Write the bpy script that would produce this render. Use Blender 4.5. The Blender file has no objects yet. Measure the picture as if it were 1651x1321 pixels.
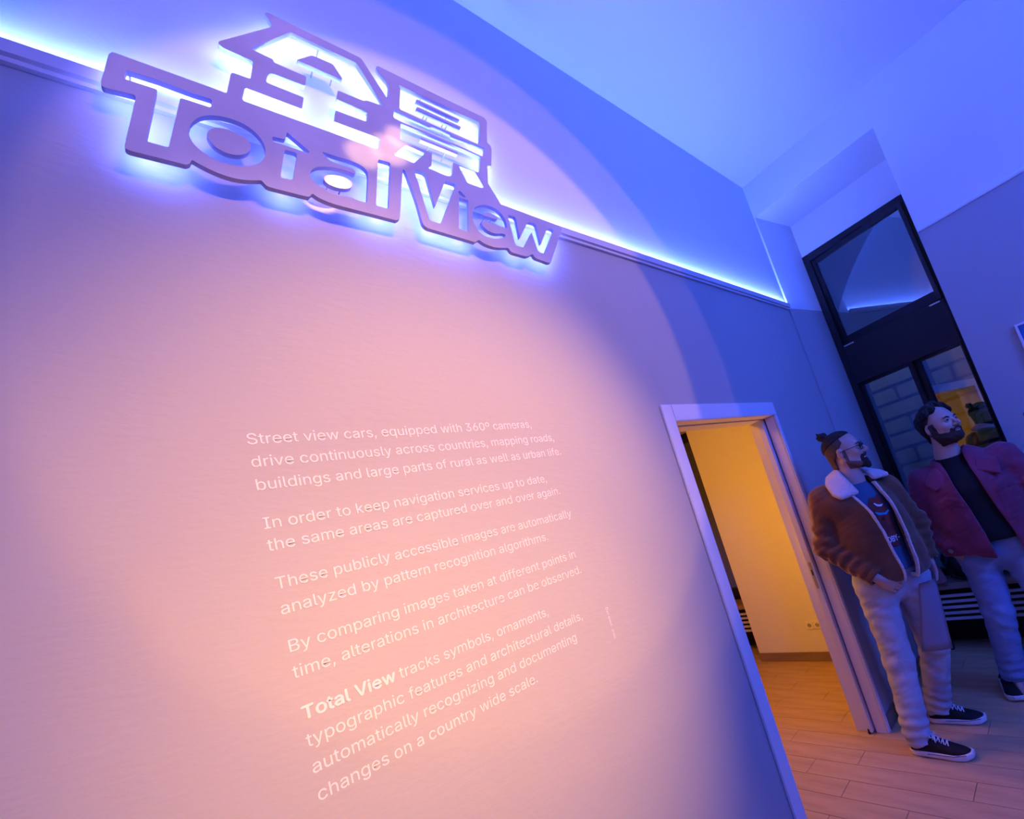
import bpy, bmesh, math, random, json
import numpy as np
from mathutils import Vector, Matrix

random.seed(7)
SC = bpy.context.scene
COL = SC.collection

# ------------------------------------------------------------------ camera, world, exposure, lamps
cam_d = bpy.data.cameras.new('camera')
cam = bpy.data.objects.new('camera', cam_d)
COL.objects.link(cam)
CR, CD, CF = ((0.64878, 0.704523, -0.287631), (-0.292523, -0.118041, -0.948945), (-0.702506, 0.699795, 0.129507))
cam.matrix_world = Matrix(((CR[0], -CD[0], -CF[0], 1.26), (CR[1], -CD[1], -CF[1], 0.0), (CR[2], -CD[2], -CF[2], 1.613), (0, 0, 0, 1)))
cam_d.sensor_fit = 'HORIZONTAL'
cam_d.sensor_width = 36.0
cam_d.lens = 36.0 * 741.01 / 1651
cam_d.shift_x = -(965.74 - 825.5) / 1651
cam_d.shift_y = (763.19 - 660.5) / 1651
cam_d.clip_start = 0.02
SC.camera = cam

SC.view_settings.view_transform = 'Standard'
SC.view_settings.look = 'None'
SC.view_settings.gamma = 1.0
SC.view_settings.use_curve_mapping = False
SC.view_settings.exposure = 0.0

W = bpy.data.worlds.new('night'); SC.world = W
W.use_nodes = True
W.node_tree.nodes['Background'].inputs[0].default_value = (0.012, 0.016, 0.030, 1)
W.node_tree.nodes['Background'].inputs[1].default_value = 0.6


def lamp(name, kind, loc, target, color, energy, **kw):
    d = bpy.data.lights.new(name, kind)
    d.color = color; d.energy = energy
    for k, v in kw.items():
        setattr(d, k, v)
    o = bpy.data.objects.new(name, d); COL.objects.link(o)
    o.location = loc
    o.rotation_euler = (Vector(target) - Vector(loc)).to_track_quat('-Z', 'Y').to_euler()
    return o


WARM = (1.0, 0.485, 0.07)
LED = (0.085, 0.16, 1.0)
# gallery spotlights on the ceiling track, aimed at the wall text
lamp('spot_text', 'SPOT', (3.9, 0.75, 3.8), (0, 0.70, 1.72), WARM, 1380, spot_size=math.radians(32), spot_blend=1.0, shadow_soft_size=0.015)
lamp('spot_text', 'SPOT', (3.7, 0.55, 3.8), (0, 0.56, 0.88), WARM, 560, spot_size=math.radians(27), spot_blend=1.0, shadow_soft_size=0.015)
# two sign fixtures; their beam rims show on the white upper wall
lamp('spot_sign', 'SPOT', (3.7, 1.35, 3.8), (0, 1.0, 2.45), WARM, 185, spot_size=math.radians(33), spot_blend=0.12, shadow_soft_size=0.01)
lamp('spot_sign', 'SPOT', (3.9, 0.95, 3.8), (0, 1.12, 2.52), WARM, 75, spot_size=math.radians(38), spot_blend=0.10, shadow_soft_size=0.01)
lamp('spot_left', 'SPOT', (3.6, -0.4, 3.8), (0, -0.35, 1.0), WARM, 270, spot_size=math.radians(34), spot_blend=1.0, shadow_soft_size=0.02)
# narrow spots added to imitate warm streaks on the middle of the sign
for (ty, tz, e, ang) in ((0.508, 2.826, 1500, 1.7), (0.61, 2.965, 480, 2.6), (0.70, 3.02, 480, 3.0), (0.745, 3.09, 380, 2.2)):
    lamp('spot_streak', 'SPOT', (2.2, 1.9, 3.95), (0.06, ty, tz), (1.0, 0.55, 0.22), e, spot_size=math.radians(ang), spot_blend=0.8, shadow_soft_size=0.01)
# warm lamp in the neighbouring room
lamp('lamp_annex', 'AREA', (-1.0, 2.35, 2.6), (-0.7, 3.1, 0.2), (1.0, 0.38, 0.02), 17, shape='DISK', size=0.5)
lamp('lamp_annex_low', 'POINT', (-0.52, 2.97, 1.20), (0, 0, 0), (1.0, 0.38, 0.02), 15, shadow_soft_size=0.12)
# added blue fill for walls and sign, in place of unseen LED ledges
lamp('fill_near', 'AREA', (3.4, -1.6, 3.3), (0, 0.0, 2.7), (0.02, 0.09, 1.0), 38, shape='DISK', size=1.4)
lamp('fill_room', 'AREA', (4.1, 2.3, 3.4), (1.0, 3.9, 2.5), (0.03, 0.115, 1.0), 140, shape='DISK', size=1.6)


# ------------------------------------------------------------------ materials
def mat(name, color, rough=0.8, bump=0.0, bscale=40.0, var=0.0, vscale=6.0, metal=0.0, spec=0.3, var_color=None, sheen=0.0, stretch=None):
    m = bpy.data.materials.new(name); m.use_nodes = True
    nt = m.node_tree; b = nt.nodes['Principled BSDF']
    b.inputs['Base Color'].default_value = (*color, 1)
    b.inputs['Roughness'].default_value = rough
    b.inputs['Metallic'].default_value = metal
    b.inputs['Specular IOR Level'].default_value = spec
    if sheen: b.inputs['Sheen Weight'].default_value = sheen
    tc = nt.nodes.new('ShaderNodeTexCoord'); src = tc.outputs['Object']
    if stretch:
        mp = nt.nodes.new('ShaderNodeMapping'); mp.inputs['Scale'].default_value = stretch
        nt.links.new(src, mp.inputs[0]); src = mp.outputs[0]
    if var > 0:
        n = nt.nodes.new('ShaderNodeTexNoise'); n.inputs['Scale'].default_value = vscale; n.inputs['Detail'].default_value = 5
        nt.links.new(src, n.inputs['Vector'])
        r = nt.nodes.new('ShaderNodeMix'); r.data_type = 'RGBA'
        c2 = var_color or tuple(c * (1 - var) for c in color)
        r.inputs[6].default_value = (*color, 1); r.inputs[7].default_value = (*c2, 1)
        cr = nt.nodes.new('ShaderNodeValToRGB'); cr.color_ramp.elements[0].position = 0.35; cr.color_ramp.elements[1].position = 0.68
        nt.links.new(n.outputs[0], cr.inputs[0]); nt.links.new(cr.outputs[0], r.inputs[0])
        nt.links.new(r.outputs[2], b.inputs['Base Color'])
    if bump > 0:
        n2 = nt.nodes.new('ShaderNodeTexNoise'); n2.inputs['Scale'].default_value = bscale; n2.inputs['Detail'].default_value = 6
        nt.links.new(src, n2.inputs['Vector'])
        bp = nt.nodes.new('ShaderNodeBump'); bp.inputs['Strength'].default_value = bump; bp.inputs['Distance'].default_value = 0.01
        nt.links.new(n2.outputs[0], bp.inputs['Height']); nt.links.new(bp.outputs[0], b.inputs['Normal'])
    return m


def emis(name, color, strength):
    m = bpy.data.materials.new(name); m.use_nodes = True
    b = m.node_tree.nodes['Principled BSDF']
    b.inputs['Base Color'].default_value = (0.02, 0.02, 0.02, 1)
    b.inputs['Emission Color'].default_value = (*color, 1)
    b.inputs['Emission Strength'].default_value = strength
    return m


M = {}
M['white_paint'] = mat('white_paint', (0.80, 0.79, 0.80), 0.9, 0.08, 40)
M['grey_paint'] = mat('grey_paint', (0.40, 0.385, 0.41), 0.85, 0.10, 22, stretch=(1, 1, 3))
M['trim_paint'] = mat('trim_paint', (0.66, 0.64, 0.68), 0.55, 0.05, 30)
M['casing'] = mat('casing_paint', (0.74, 0.72, 0.76), 0.5, 0.05, 20)
M['annex_paint'] = mat('annex_paint', (0.80, 0.78, 0.76), 0.9, 0.15, 50)
M['lettering'] = mat('vinyl_lettering', (0.74, 0.70, 0.73), 0.6)
M['sign_face'] = mat('sign_face', (0.56, 0.52, 0.64), 0.62, 0.08, 30, 0.18, 4)
M['metal'] = mat('steel', (0.5, 0.5, 0.52), 0.35, metal=1.0)
M['black_metal'] = mat('black_frame', (0.012, 0.010, 0.014), 0.45)
M['dark_slot'] = mat('dark_slot', (0.02, 0.018, 0.016), 0.8)
M['bead'] = mat('grey_bead', (0.16, 0.20, 0.24), 0.6)
M['plank'] = mat('floor_tile', (0.56, 0.37, 0.21), 0.42, 0.10, 25, 0.22, 3.0, stretch=(1, 6, 1))
M['grout'] = mat('grout', (0.13, 0.10, 0.09), 0.9)
M['skirt'] = mat('skirting_tile', (0.30, 0.20, 0.14), 0.6, 0.1, 20, 0.2, 4, stretch=(1, 1, 6))
M['bench_wood'] = mat('bench_wood', (0.36, 0.25, 0.20), 0.5, 0.1, 20, 0.2, 3, stretch=(1, 8, 8))
M['bench_slat'] = mat('bench_slat', (0.62, 0.58, 0.60), 0.5)
M['plastic'] = mat('white_plastic', (0.85, 0.84, 0.80), 0.35, spec=0.5)
M['stone'] = mat('facade_stone', (0.15, 0.145, 0.13), 0.95, 0.8, 14, 0.3, 5)
M['mortar'] = mat('facade_joint', (0.022, 0.024, 0.034), 0.95)
M['asphalt'] = mat('asphalt', (0.04, 0.04, 0.045), 0.95)
M['led'] = emis('led_strip', LED, 360)
M['led_sign'] = emis('led_strip_sign', (0.105, 0.16, 1.0), 115)
M['picture'] = mat('picture_print', (0.05, 0.22, 0.60), 0.4, 0, 1, 0.6, 9)
M['red'] = mat('red_dot', (0.7, 0.05, 0.06), 0.5)
g = bpy.data.materials.new('window_glass'); g.use_nodes = True
nt = g.node_tree; nt.nodes.remove(nt.nodes['Principled BSDF'])
gt = nt.nodes.new('ShaderNodeBsdfTransparent'); gt.inputs[0].default_value = (0.62, 0.74, 0.76, 1)
gg = nt.nodes.new('ShaderNodeBsdfGlossy'); gg.inputs['Roughness'].default_value = 0.012; gg.inputs[0].default_value = (0.9, 0.95, 1.0, 1)
gf_ = nt.nodes.new('ShaderNodeFresnel'); gf_.inputs['IOR'].default_value = 2.5
gm = nt.nodes.new('ShaderNodeMixShader'); nt.links.new(gf_.outputs[0], gm.inputs[0]); nt.links.new(gt.outputs[0], gm.inputs[1]); nt.links.new(gg.outputs[0], gm.inputs[2])
nt.links.new(gm.outputs[0], nt.nodes['Material Output'].inputs[0])
M['glass'] = g


# ------------------------------------------------------------------ helpers
def props(o, label=None, cat=None, group=None, kind=None):
    if label: o['label'] = label
    if cat: o['category'] = cat
    if group: o['group'] = group
    if kind: o['kind'] = kind
    return o


def empty(name, loc, label=None, cat=None, group=None, kind=None, rz=0.0):
    o = bpy.data.objects.new(name, None); COL.objects.link(o)
    o.empty_display_size = 0.1
    o.location = loc; o.rotation_euler = (0, 0, rz)
    bpy.context.view_layer.update()
    return props(o, label, cat, group, kind)


def link(name, me, m, parent=None, smooth=False):
    ms = m if isinstance(m, (list, tuple)) else [m]
    if m is not None:
        if not len(me.materials):
            for k in ms: me.materials.append(k)
        else:
            for i, k in enumerate(ms): me.materials[i] = k
    if smooth:
        me.polygons.foreach_set('use_smooth', [True] * len(me.polygons))
    o = bpy.data.objects.new(name, me); COL.objects.link(o)
    if parent is not None:
        o.parent = parent
        o.matrix_parent_inverse = parent.matrix_world.inverted()
    return o


def bm_obj(name, bm, m, parent=None, smooth=False):
    bmesh.ops.recalc_face_normals(bm, faces=bm.faces)
    me = bpy.data.meshes.new(name); bm.to_mesh(me); bm.free()
    return link(name, me, m, parent, smooth)


def box(bm, x0, x1, y0, y1, z0, z1, bevel=0.0):
    r = bmesh.ops.create_cube(bm, size=1.0)
    vs = r['verts']
    for v in vs:
        v.co = Vector((x0 if v.co.x < 0 else x1, y0 if v.co.y < 0 else y1, z0 if v.co.z < 0 else z1))
    if bevel > 0:
        es = list({e for v in vs for e in v.link_edges})
        bmesh.ops.bevel(bm, geom=es, offset=bevel, segments=2, affect='EDGES')
    return bm


def box_obj(name, b, m, parent=None, bevel=0.0):
    bm = bmesh.new(); box(bm, *b, bevel=bevel)
    return bm_obj(name, bm, m, parent)


def prism(bm, pts, axis, a, b):
    """closed outline pts (2D) extruded along axis from a to b"""
    def P(p, t):
        if axis == 'x': return Vector((t, p[0], p[1]))
        if axis == 'y': return Vector((p[0], t, p[1]))
        return Vector((p[0], p[1], t))
    v0 = [bm.verts.new(P(p, a)) for p in pts]; v1 = [bm.verts.new(P(p, b)) for p in pts]
    bm.faces.new(v0); bm.faces.new(list(reversed(v1)))
    n = len(pts)
    for i in range(n):
        bm.faces.new((v0[i], v0[(i + 1) % n], v1[(i + 1) % n], v1[i]))
    return bm


def tube(bm, pts, r, seg=8):
    pts = [Vector(p) for p in pts]; n = len(pts)
    rs = r if isinstance(r, (list, tuple)) else [r] * n
    rings = []
    up = Vector((0, 0, 1))
    for i in range(n):
        t = (pts[min(i + 1, n - 1)] - pts[max(i - 1, 0)]).normalized()
        a = t.cross(up)
        if a.length < 1e-3: a = t.cross(Vector((0, 1, 0)))
        a.normalize(); b = t.cross(a).normalized()
        rings.append([bm.verts.new(pts[i] + (a * math.cos(2 * math.pi * k / seg) + b * math.sin(2 * math.pi * k / seg)) * rs[i]) for k in range(seg)])
    for i in range(n - 1):
        for k in range(seg):
            bm.faces.new((rings[i][k], rings[i][(k + 1) % seg], rings[i + 1][(k + 1) % seg], rings[i + 1][k]))
    bm.faces.new(rings[0]); bm.faces.new(list(reversed(rings[-1])))
    return bm


# ------------------------------------------------------------------ the room
YB = 3.925      # face of the far wall
CEIL = 4.10
LEDGE = 2.955   # paint line
T = 0.166       # wall thickness
# wall with the sign: white above the ledge, grey-mauve below, sliding-door opening
D0, D1, DZ = 1.80, 2.965, 2.08


def wall_boxes(name, boxes, mats):
    bm = bmesh.new()
    for (b, mi) in boxes:
        n0 = len(bm.faces)
        bm2 = bmesh.new(); box(bm2, *b)
        tmp = bpy.data.meshes.new('t'); bm2.to_mesh(tmp); bm2.free()
        bm.from_mesh(tmp); bpy.data.meshes.remove(tmp)
        bm.faces.ensure_lookup_table()
        for f in bm.faces[n0:]: f.material_index = mi
    return props(bm_obj(name, bm, mats), kind='structure')


wall_boxes('wall_left', [
    ((-T, 0, -3.0, YB, LEDGE, CEIL), 0),
    ((-T, 0, -3.0, D0, 0, LEDGE), 1),
    ((-T, 0, D0, D1, DZ, LEDGE), 1),
    ((-T, 0, D1, YB, 0, LEDGE), 1)], [M['white_paint'], M['grey_paint']])
wall_boxes('wall_left_annex_side', [
    ((-T - 0.012, -T - 0.001, 0.9, D0, 0, 3.2), 0),
    ((-T - 0.012, -T - 0.001, D0, D1, DZ, 3.2), 0),
    ((-T - 0.012, -T - 0.001, D1, 4.03, 0, 3.2), 0)], [M['annex_paint']])

# far wall with the splayed window niche
NX0, NX1, NZ, NY = 0.013, 0.948, 3.797, 4.45
NB0, NB1 = 0.098, 0.905
bm = bmesh.new()
wall_boxes('wall_far', [
    ((NX1, 5.0, YB, 4.62, LEDGE, CEIL), 0),
    ((NX1, 5.0, YB, 4.62, 0, LEDGE), 1),
    ((-T, NX1, YB, 4.62, NZ, CEIL), 0),
    ((-T, NX0, YB, 4.62, LEDGE, NZ), 0),
    ((-T, NX0, YB, 4.62, 0, LEDGE), 1)], [M['white_paint'], M['grey_paint']])
# niche reveals (splayed) and the header over the window
bm = bmesh.new()
for (za, zb, mi) in ((0, LEDGE - 0.012, 1), (LEDGE - 0.012, NZ, 0)):
    for tri in (((NX0, YB), (NB0, NY), (NB0, 4.62), (NX0, 4.62)), ((NX1, YB), (NX1, 4.62), (NB1, 4.62), (NB1, NY))):
        n0 = len(bm.faces); prism(bm, tri, 'z', za, zb)
        bm.faces.ensure_lookup_table()
        for f in bm.faces[n0:]: f.material_index = mi
n0 = len(bm.faces); box(bm, NB0, NB1, NY, 4.62, 3.472, NZ)
bm.faces.ensure_lookup_table()
props(bm_obj('wall_niche', bm, [M['white_paint'], M['grey_paint']]), kind='structure')

props(box_obj('ceiling', (-T, 5.0, -3.0, 4.62, CEIL, CEIL + 0.2), M['white_paint']), kind='structure')
wall_boxes('wall_right', [((5.0, 5.15, -3.0, 4.62, LEDGE, CEIL), 0), ((5.0, 5.15, -3.0, 4.62, 0, LEDGE), 1)], [M['white_paint'], M['grey_paint']])
wall_boxes('wall_rear', [((-T, 5.15, -3.15, -3.0, LEDGE, CEIL), 0), ((-T, 5.15, -3.15, -3.0, 0, LEDGE), 1)], [M['white_paint'], M['grey_paint']])

# thin moulding on the far wall
bm = bmesh.new()
prism(bm, [(YB, 2.948), (YB - 0.010, 2.950), (YB - 0.014, 2.962), (YB - 0.008, 2.978), (YB, 2.980)], 'x', NX1 + 0.004, 5.0)
props(bm_obj('trim_2', bm, M['white_paint']), kind='structure')

# picture ledge that hides the LED strip
bm = bmesh.new()
prism(bm, [(0, 2.934), (0.012, 2.934), (0.014, 2.944), (0.024, 2.947), (0.027, 2.960), (0.030, 2.975), (0.026, 2.978), (0.024, 2.966), (0, 2.966)], 'y', -3.0, YB - 0.002)
props(bm_obj('trim_1', bm, M['trim_paint']), kind='structure')
bm = bmesh.new(); box(bm, 0.003, 0.018, -2.9, YB - 0.03, 2.967, 2.971)
led = bm_obj('led_strip', bm, M['led'])
props(led, 'thin blue-white LED strip lying on the ledge behind the sign', 'light strip')

# floor: slab plus single planks
floor = props(box_obj('floor', (-3.2, 5.15, -3.15, 4.62, -0.16, -0.012), M['grout']), kind='structure')
ROW, PL = 0.145, 0.775
proto = {}
for r in range(-17, 14):
    y0 = 2.595 + r * ROW
    if y0 < 0.0 or y0 > 4.6: continue
    off = [(-0.07), (-0.305), (-0.065), (-0.53)][(-r) % 4]
    k = -5
    while True:
        x0 = off + k * PL; x1 = x0 + PL; k += 1
        if x1 < -2.0: continue
        if x0 > 2.6: break
        key = 0
        if key not in proto:
            bm = bmesh.new(); box(bm, 0.0012, PL - 0.0012, 0.0014, ROW - 0.0014, -0.012, 0.0)
            bmesh.ops.bevel(bm, geom=[e for e in bm.edges if all(v.co.z > -0.001 for v in e.verts)], offset=0.0008, segments=1, affect='EDGES')
            bmesh.ops.recalc_face_normals(bm, faces=bm.faces)
            me = bpy.data.meshes.new('plank'); bm.to_mesh(me); bm.free(); me.materials.append(M['plank'])
            proto[key] = me
        if len(floor.children) < 299:
            o = bpy.data.objects.new('plank', proto[key]); COL.objects.link(o)
            o.parent = floor; o.location = (x0, y0, 0.0)
bm = bmesh.new(); box(bm, 2.6, 5.0, -3.0, 4.5, -0.012, -0.001); box(bm, -2.6, 2.6, -3.0, 0.0, -0.012, -0.001); box(bm, -3.2, -2.0, 0.9, 4.5, -0.012, -0.0015)
bm_obj('floor_surface', bm, M['plank'], floor)

# ------------------------------------------------------------------ sliding door opening
door = empty('door_1', (0, 2.4, 0), kind='structure')
bm = bmesh.new(); prism(bm, [(0, 0), (0.003, 0), (0.010, 0.0), (0.012, 0.0), (0.012, 0.0)], 'z', 0, 1); bm.free()
# flat architrave: left leg, head, narrow right leg
bm = bmesh.new(); box(bm, 0.0, 0.012, 1.768, 1.851, 0, 2.121, 0.003); bm_obj('architrave', bm, M['casing'], door)
bm = bmesh.new(); box(bm, 0.0, 0.0125, 1.851, 2.978, 2.033, 2.121, 0.003); bm_obj('architrave', bm, M['casing'], door)
bm = bmesh.new(); box(bm, 0.0, 0.012, 2.945, 2.978, 0, 2.033, 0.003); bm_obj('architrave', bm, M['casing'], door)
# jambs
bm = bmesh.new(); box(bm, -T - 0.012, 0.0, 1.80, 1.851, 0, DZ); bm_obj('jamb', bm, M['casing'], door)
bm = bmesh.new(); box(bm, -0.062, 0.0, 2.945, 2.968, 0, 2.033, 0.002); bm_obj('jamb', bm, M['casing'], door)
bm = bmesh.new(); box(bm, -T - 0.012, -0.122, 2.945, 2.968, 0, 2.033, 0.002); bm_obj('jamb', bm, M['casing'], door)
bm = bmesh.new(); box(bm, -0.062, 0.0, 1.851, 2.945, 2.033, 2.08); bm_obj('head_jamb', bm, M['casing'], door)
bm = bmesh.new(); box(bm, -T - 0.012, -0.085, 1.851, 2.945, 2.033, 2.08); bm_obj('head_jamb', bm, M['casing'], door)
bm = bmesh.new(); box(bm, -0.085, -0.062, 1.851, 2.945, 2.060, 2.08); bm_obj('track_slot', bm, M['dark_slot'], door)
# the leaf, pushed almost completely into its pocket, its lock plate in the edge
bm = bmesh.new()
box(bm, -0.115, -0.074, 2.921, 2.962, 0.008, 2.04, 0.003)
leaf = bm_obj('door_leaf', bm, M['casing'], door)
bm = bmesh.new(); box(bm, -0.103, -0.086, 2.9185, 2.9215, 0.90, 1.07, 0.001); bm_obj('lock_plate', bm, M['metal'], leaf)
bm = bmesh.new(); box(bm, -0.098, -0.091, 2.9178, 2.919, 0.985, 1.02); bm_obj('latch', bm, M['dark_slot'], leaf)
bm = bmesh.new(); box(bm, -0.099, -0.090, 2.914, 2.930, 0.0, 0.03, 0.002); bm_obj('floor_guide', bm, M['dark_slot'], leaf)

# skirting tiles in the room
def skirt(name, b, parent=None):
    o = box_obj(name, b, M['skirt'], parent, 0.002); props(o, kind='structure'); return o
skirt('baseboard_left', (0.0, 0.012, 2.985, YB - 0.001, 0.0, 0.085))
skirt('baseboard_left_near', (0.0, 0.012, -2.99, 1.762, 0.0, 0.085))
skirt('baseboard_far', (NX1, 4.99, YB - 0.013, YB - 0.001, 0.0, 0.085))

# ------------------------------------------------------------------ neighbouring room
AY = 4.03
wall_boxes('wall_annex_far', [((-1.385, -T, AY, 4.62, 0, 3.2), 0), ((-3.2, -1.385, AY, 4.62, 2.445, 3.2), 0), ((-3.2, -2.30, AY, 4.62, 0, 2.445), 0)], [M['annex_paint']])
wall_boxes('wall_annex_left', [((-3.3, -3.2, 0.8, 4.62, 0, 3.2), 0)], [M['annex_paint']])
wall_boxes('wall_annex_near', [((-3.2, -T - 0.001, 0.8, 0.9, 0, 3.2), 0)], [M['annex_paint']])
props(box_obj('ceiling_annex', (-3.3, -T - 0.001, 0.8, 4.62, 3.2, 3.3), M['annex_paint']), kind='structure')
skirt('baseboard_annex', (-1.385, -T - 0.013, AY - 0.012, AY - 0.001, 0.0, 0.080))
# dark window of the neighbouring room
w2 = empty('window_2', (-1.87, 4.45, 0), kind='structure')
bm = bmesh.new()
for b in ((-2.30, -2.22, 4.42, 4.48, 0.55, 2.445), (-1.50, -1.385, 4.42, 4.48, 0.55, 2.445), (-2.22, -1.50, 4.42, 4.48, 2.34, 2.445), (-2.22, -1.50, 4.42, 4.48, 0.55, 0.64), (-1.90, -1.84, 4.42, 4.48, 0.64, 2.34)):
    box(bm, *b, bevel=0.004)
bm_obj('frame', bm, M['black_metal'], w2)
for (a, b) in ((-2.22, -1.90), (-1.84, -1.50)):
    bm = bmesh.new(); box(bm, a, b, 4.448, 4.452, 0.64, 2.34); bm_obj('pane', bm, M['glass'], w2)
box_obj('wall_under_window', (-2.30, -1.385, 4.46, 4.60, 0, 0.55), M['dark_slot'], w2)


def bench(loc, w, label, group):
    r = empty('window_bench', loc, label, 'bench', group)
    x0, y0, _ = loc
    bm = bmesh.new(); box(bm, x0, x0 + w, y0 - 0.02, y0 + 0.23, 0.468, 0.515, 0.004); bm_obj('seat_board', bm, M['bench_wood'], r)
    me = None
    for i in range(5):
        if me is None:
            bm = bmesh.new(); box(bm, 0, w, 0, 0.022, 0, 0.020, 0.003)
            bmesh.ops.recalc_face_normals(bm, faces=bm.faces)
            me = bpy.data.meshes.new('slat'); bm.to_mesh(me); bm.free(); me.materials.append(M['bench_slat'])
        o = bpy.data.objects.new('slat', me); COL.objects.link(o); o.parent = r
        o.location = (0, 0, 0.232 + 0.043 * i)
    for xx in (x0 + 0.03, x0 + w - 0.07):
        bm = bmesh.new(); box(bm, xx, xx + 0.04, y0 + 0.024, y0 + 0.064, 0.0, 0.468, 0.003); bm_obj('post', bm, M['dark_slot'], r)
    return r


bench((NX0 + 0.075, 4.20, 0), 0.79, 'slatted bench in the dark window niche behind the two men', 'slatted window benches')
bench((-2.29, 4.20, 0), 0.895, 'slatted bench under the black window seen through the doorway', 'slatted window benches')

# double socket on the yellow-lit wall
for i, x in enumerate((-0.795, -0.724)):
    s = empty('wall_socket', (x, AY, 0.318), ('left' if i == 0 else 'right') + ' one of the two white round sockets low on the yellow-lit wall', 'socket', 'wall sockets')
    bm = bmesh.new(); box(bm, x - 0.0345, x + 0.0345, AY - 0.010, AY, 0.318 - 0.036, 0.318 + 0.036, 0.004); pl = bm_obj('plate', bm, M['plastic'], s)
    bm = bmesh.new()
    bmesh.ops.create_cone(bm, cap_ends=True, segments=24, radius1=0.020, radius2=0.0165, depth=0.004, matrix=Matrix.Translation((x, AY - 0.0102, 0.318)) @ Matrix.Rotation(math.radians(90), 4, 'X'))
    well = bm_obj('socket_well', bm, mat('socket_grey', (0.38, 0.36, 0.33), 0.5), s)
    for dx in (-0.0095, 0.0095):
        bm = bmesh.new(); bmesh.ops.create_cone(bm, cap_ends=True, segments=10, radius1=0.0026, radius2=0.0026, depth=0.002, matrix=Matrix.Translation((x + dx, AY - 0.0128, 0.318)) @ Matrix.Rotation(math.radians(90), 4, 'X'))
        bm_obj('pin_hole', bm, M['dark_slot'], well)

# ------------------------------------------------------------------ tall black window in the niche
w1 = empty('window_1', (0.5, NY, 0), kind='structure')
FY0, FY1 = 4.43, 4.50


def fbox(name, b, m, parent, bevel=0.003):
    bm = bmesh.new(); box(bm, *b, bevel=bevel); return bm_obj(name, bm, m, parent)


fbox('frame_stile', (NB0, 0.150, FY0, FY1, 0, 3.472), M['black_metal'], w1)
fbox('frame_stile', (0.895, NB1, FY0, FY1, 0, 3.472), M['black_metal'], w1)
fbox('frame_head', (0.150, 0.895, FY0, FY1, 3.405, 3.472), M['black_metal'], w1)
fbox('frame_crossbar', (0.150, 0.895, FY0 - 0.01, FY1, 2.215, 2.575), M['black_metal'], w1)
fbox('ventilation_slot', (0.16, 0.24, FY0 - 0.013, FY0 - 0.009, 2.556, 2.566), M['metal'], w1, 0.001)
fbox('ventilation_slot', (0.80, 0.87, FY0 - 0.013, FY0 - 0.009, 2.556, 2.566), M['metal'], w1, 0.001)
fbox('closer_arm', (0.42, 0.62, FY0 - 0.022, FY0 - 0.002, 3.415, 3.440), M['black_metal'], w1, 0.003)
fbox('closer_arm', (0.60, 0.66, FY0 - 0.028, FY0 - 0.002, 3.40, 3.452), M['black_metal'], w1, 0.003)
# tilting transom sash; all sashes stand slightly ajar
SWING = math.radians(-6.5)
TILT = 0.038
tr = bmesh.new()
for b in ((0.150, 0.186, -0.022, 0.022, 0, 0.83), (0.865, 0.895, -0.022, 0.022, 0, 0.83), (0.186, 0.865, -0.022, 0.022, 0.79, 0.83), (0.186, 0.865, -0.022, 0.022, 0, 0.075)):
    box(tr, *b, bevel=0.003)
Rt = Matrix.Translation((0.5225, FY0 + 0.035, 2.575)) @ Matrix.Rotation(SWING, 4, 'Z') @ Matrix.Rotation(TILT, 4, 'X') @ Matrix.Translation((-0.5225, 0, 0))
bmesh.ops.transform(tr, matrix=Rt, verts=tr.verts)
sash = bm_obj('transom_sash', tr, M['black_metal'], w1)
tr = bmesh.new(); box(tr, 0.180, 0.870, -0.003, 0.003, 0.07, 0.80); bmesh.ops.transform(tr, matrix=Rt, verts=tr.verts)
bm_obj('pane', tr, M['glass'], sash)
# lower casements
for (a, b) in ((0.150, 0.572), (0.572, 0.895)):
    Rc = Matrix.Translation(((a + b) / 2, FY0 + 0.035, 0)) @ Matrix.Rotation(SWING, 4, 'Z') @ Matrix.Translation((-(a + b) / 2, -FY0 - 0.035, 0))
    bm = bmesh.new()
    sl = 0.022 if a < 0.5 else 0.036
    box(bm, a, a + sl, FY0 + 0.005, FY1 - 0.005, 0.45, 2.215, 0.003)
    box(bm, b - (0.036 if a < 0.5 else 0.012), b, FY0 + 0.005, FY1 - 0.005, 0.45, 2.215, 0.003)
    box(bm, a, b, FY0 + 0.005, FY1 - 0.005, 2.195, 2.215)
    box(bm, a, b, FY0 + 0.005, FY1 - 0.005, 0.45, 0.56)
    bmesh.ops.transform(bm, matrix=Rc, verts=bm.verts)
    cs = bm_obj('casement', bm, M['black_metal'], w1)
    bm = bmesh.new(); box(bm, a + 0.015, b - 0.008, FY0 + 0.034, FY0 + 0.040, 0.55, 2.20); bmesh.ops.transform(bm, matrix=Rc, verts=bm.verts); bm_obj('pane', bm, M['glass'], cs)
    bm = bmesh.new(); box(bm, a + sl, a + sl + 0.030, FY0 + 0.042, FY0 + 0.06, 0.55, 2.195, 0.002); bmesh.ops.transform(bm, matrix=Rc, verts=bm.verts); bm_obj('glazing_bead', bm, M['bead'], cs)
box_obj('kick_panel', (0.150, 0.895, FY0 + 0.01, FY1, 0, 0.45), M['black_metal'], w1)

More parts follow.
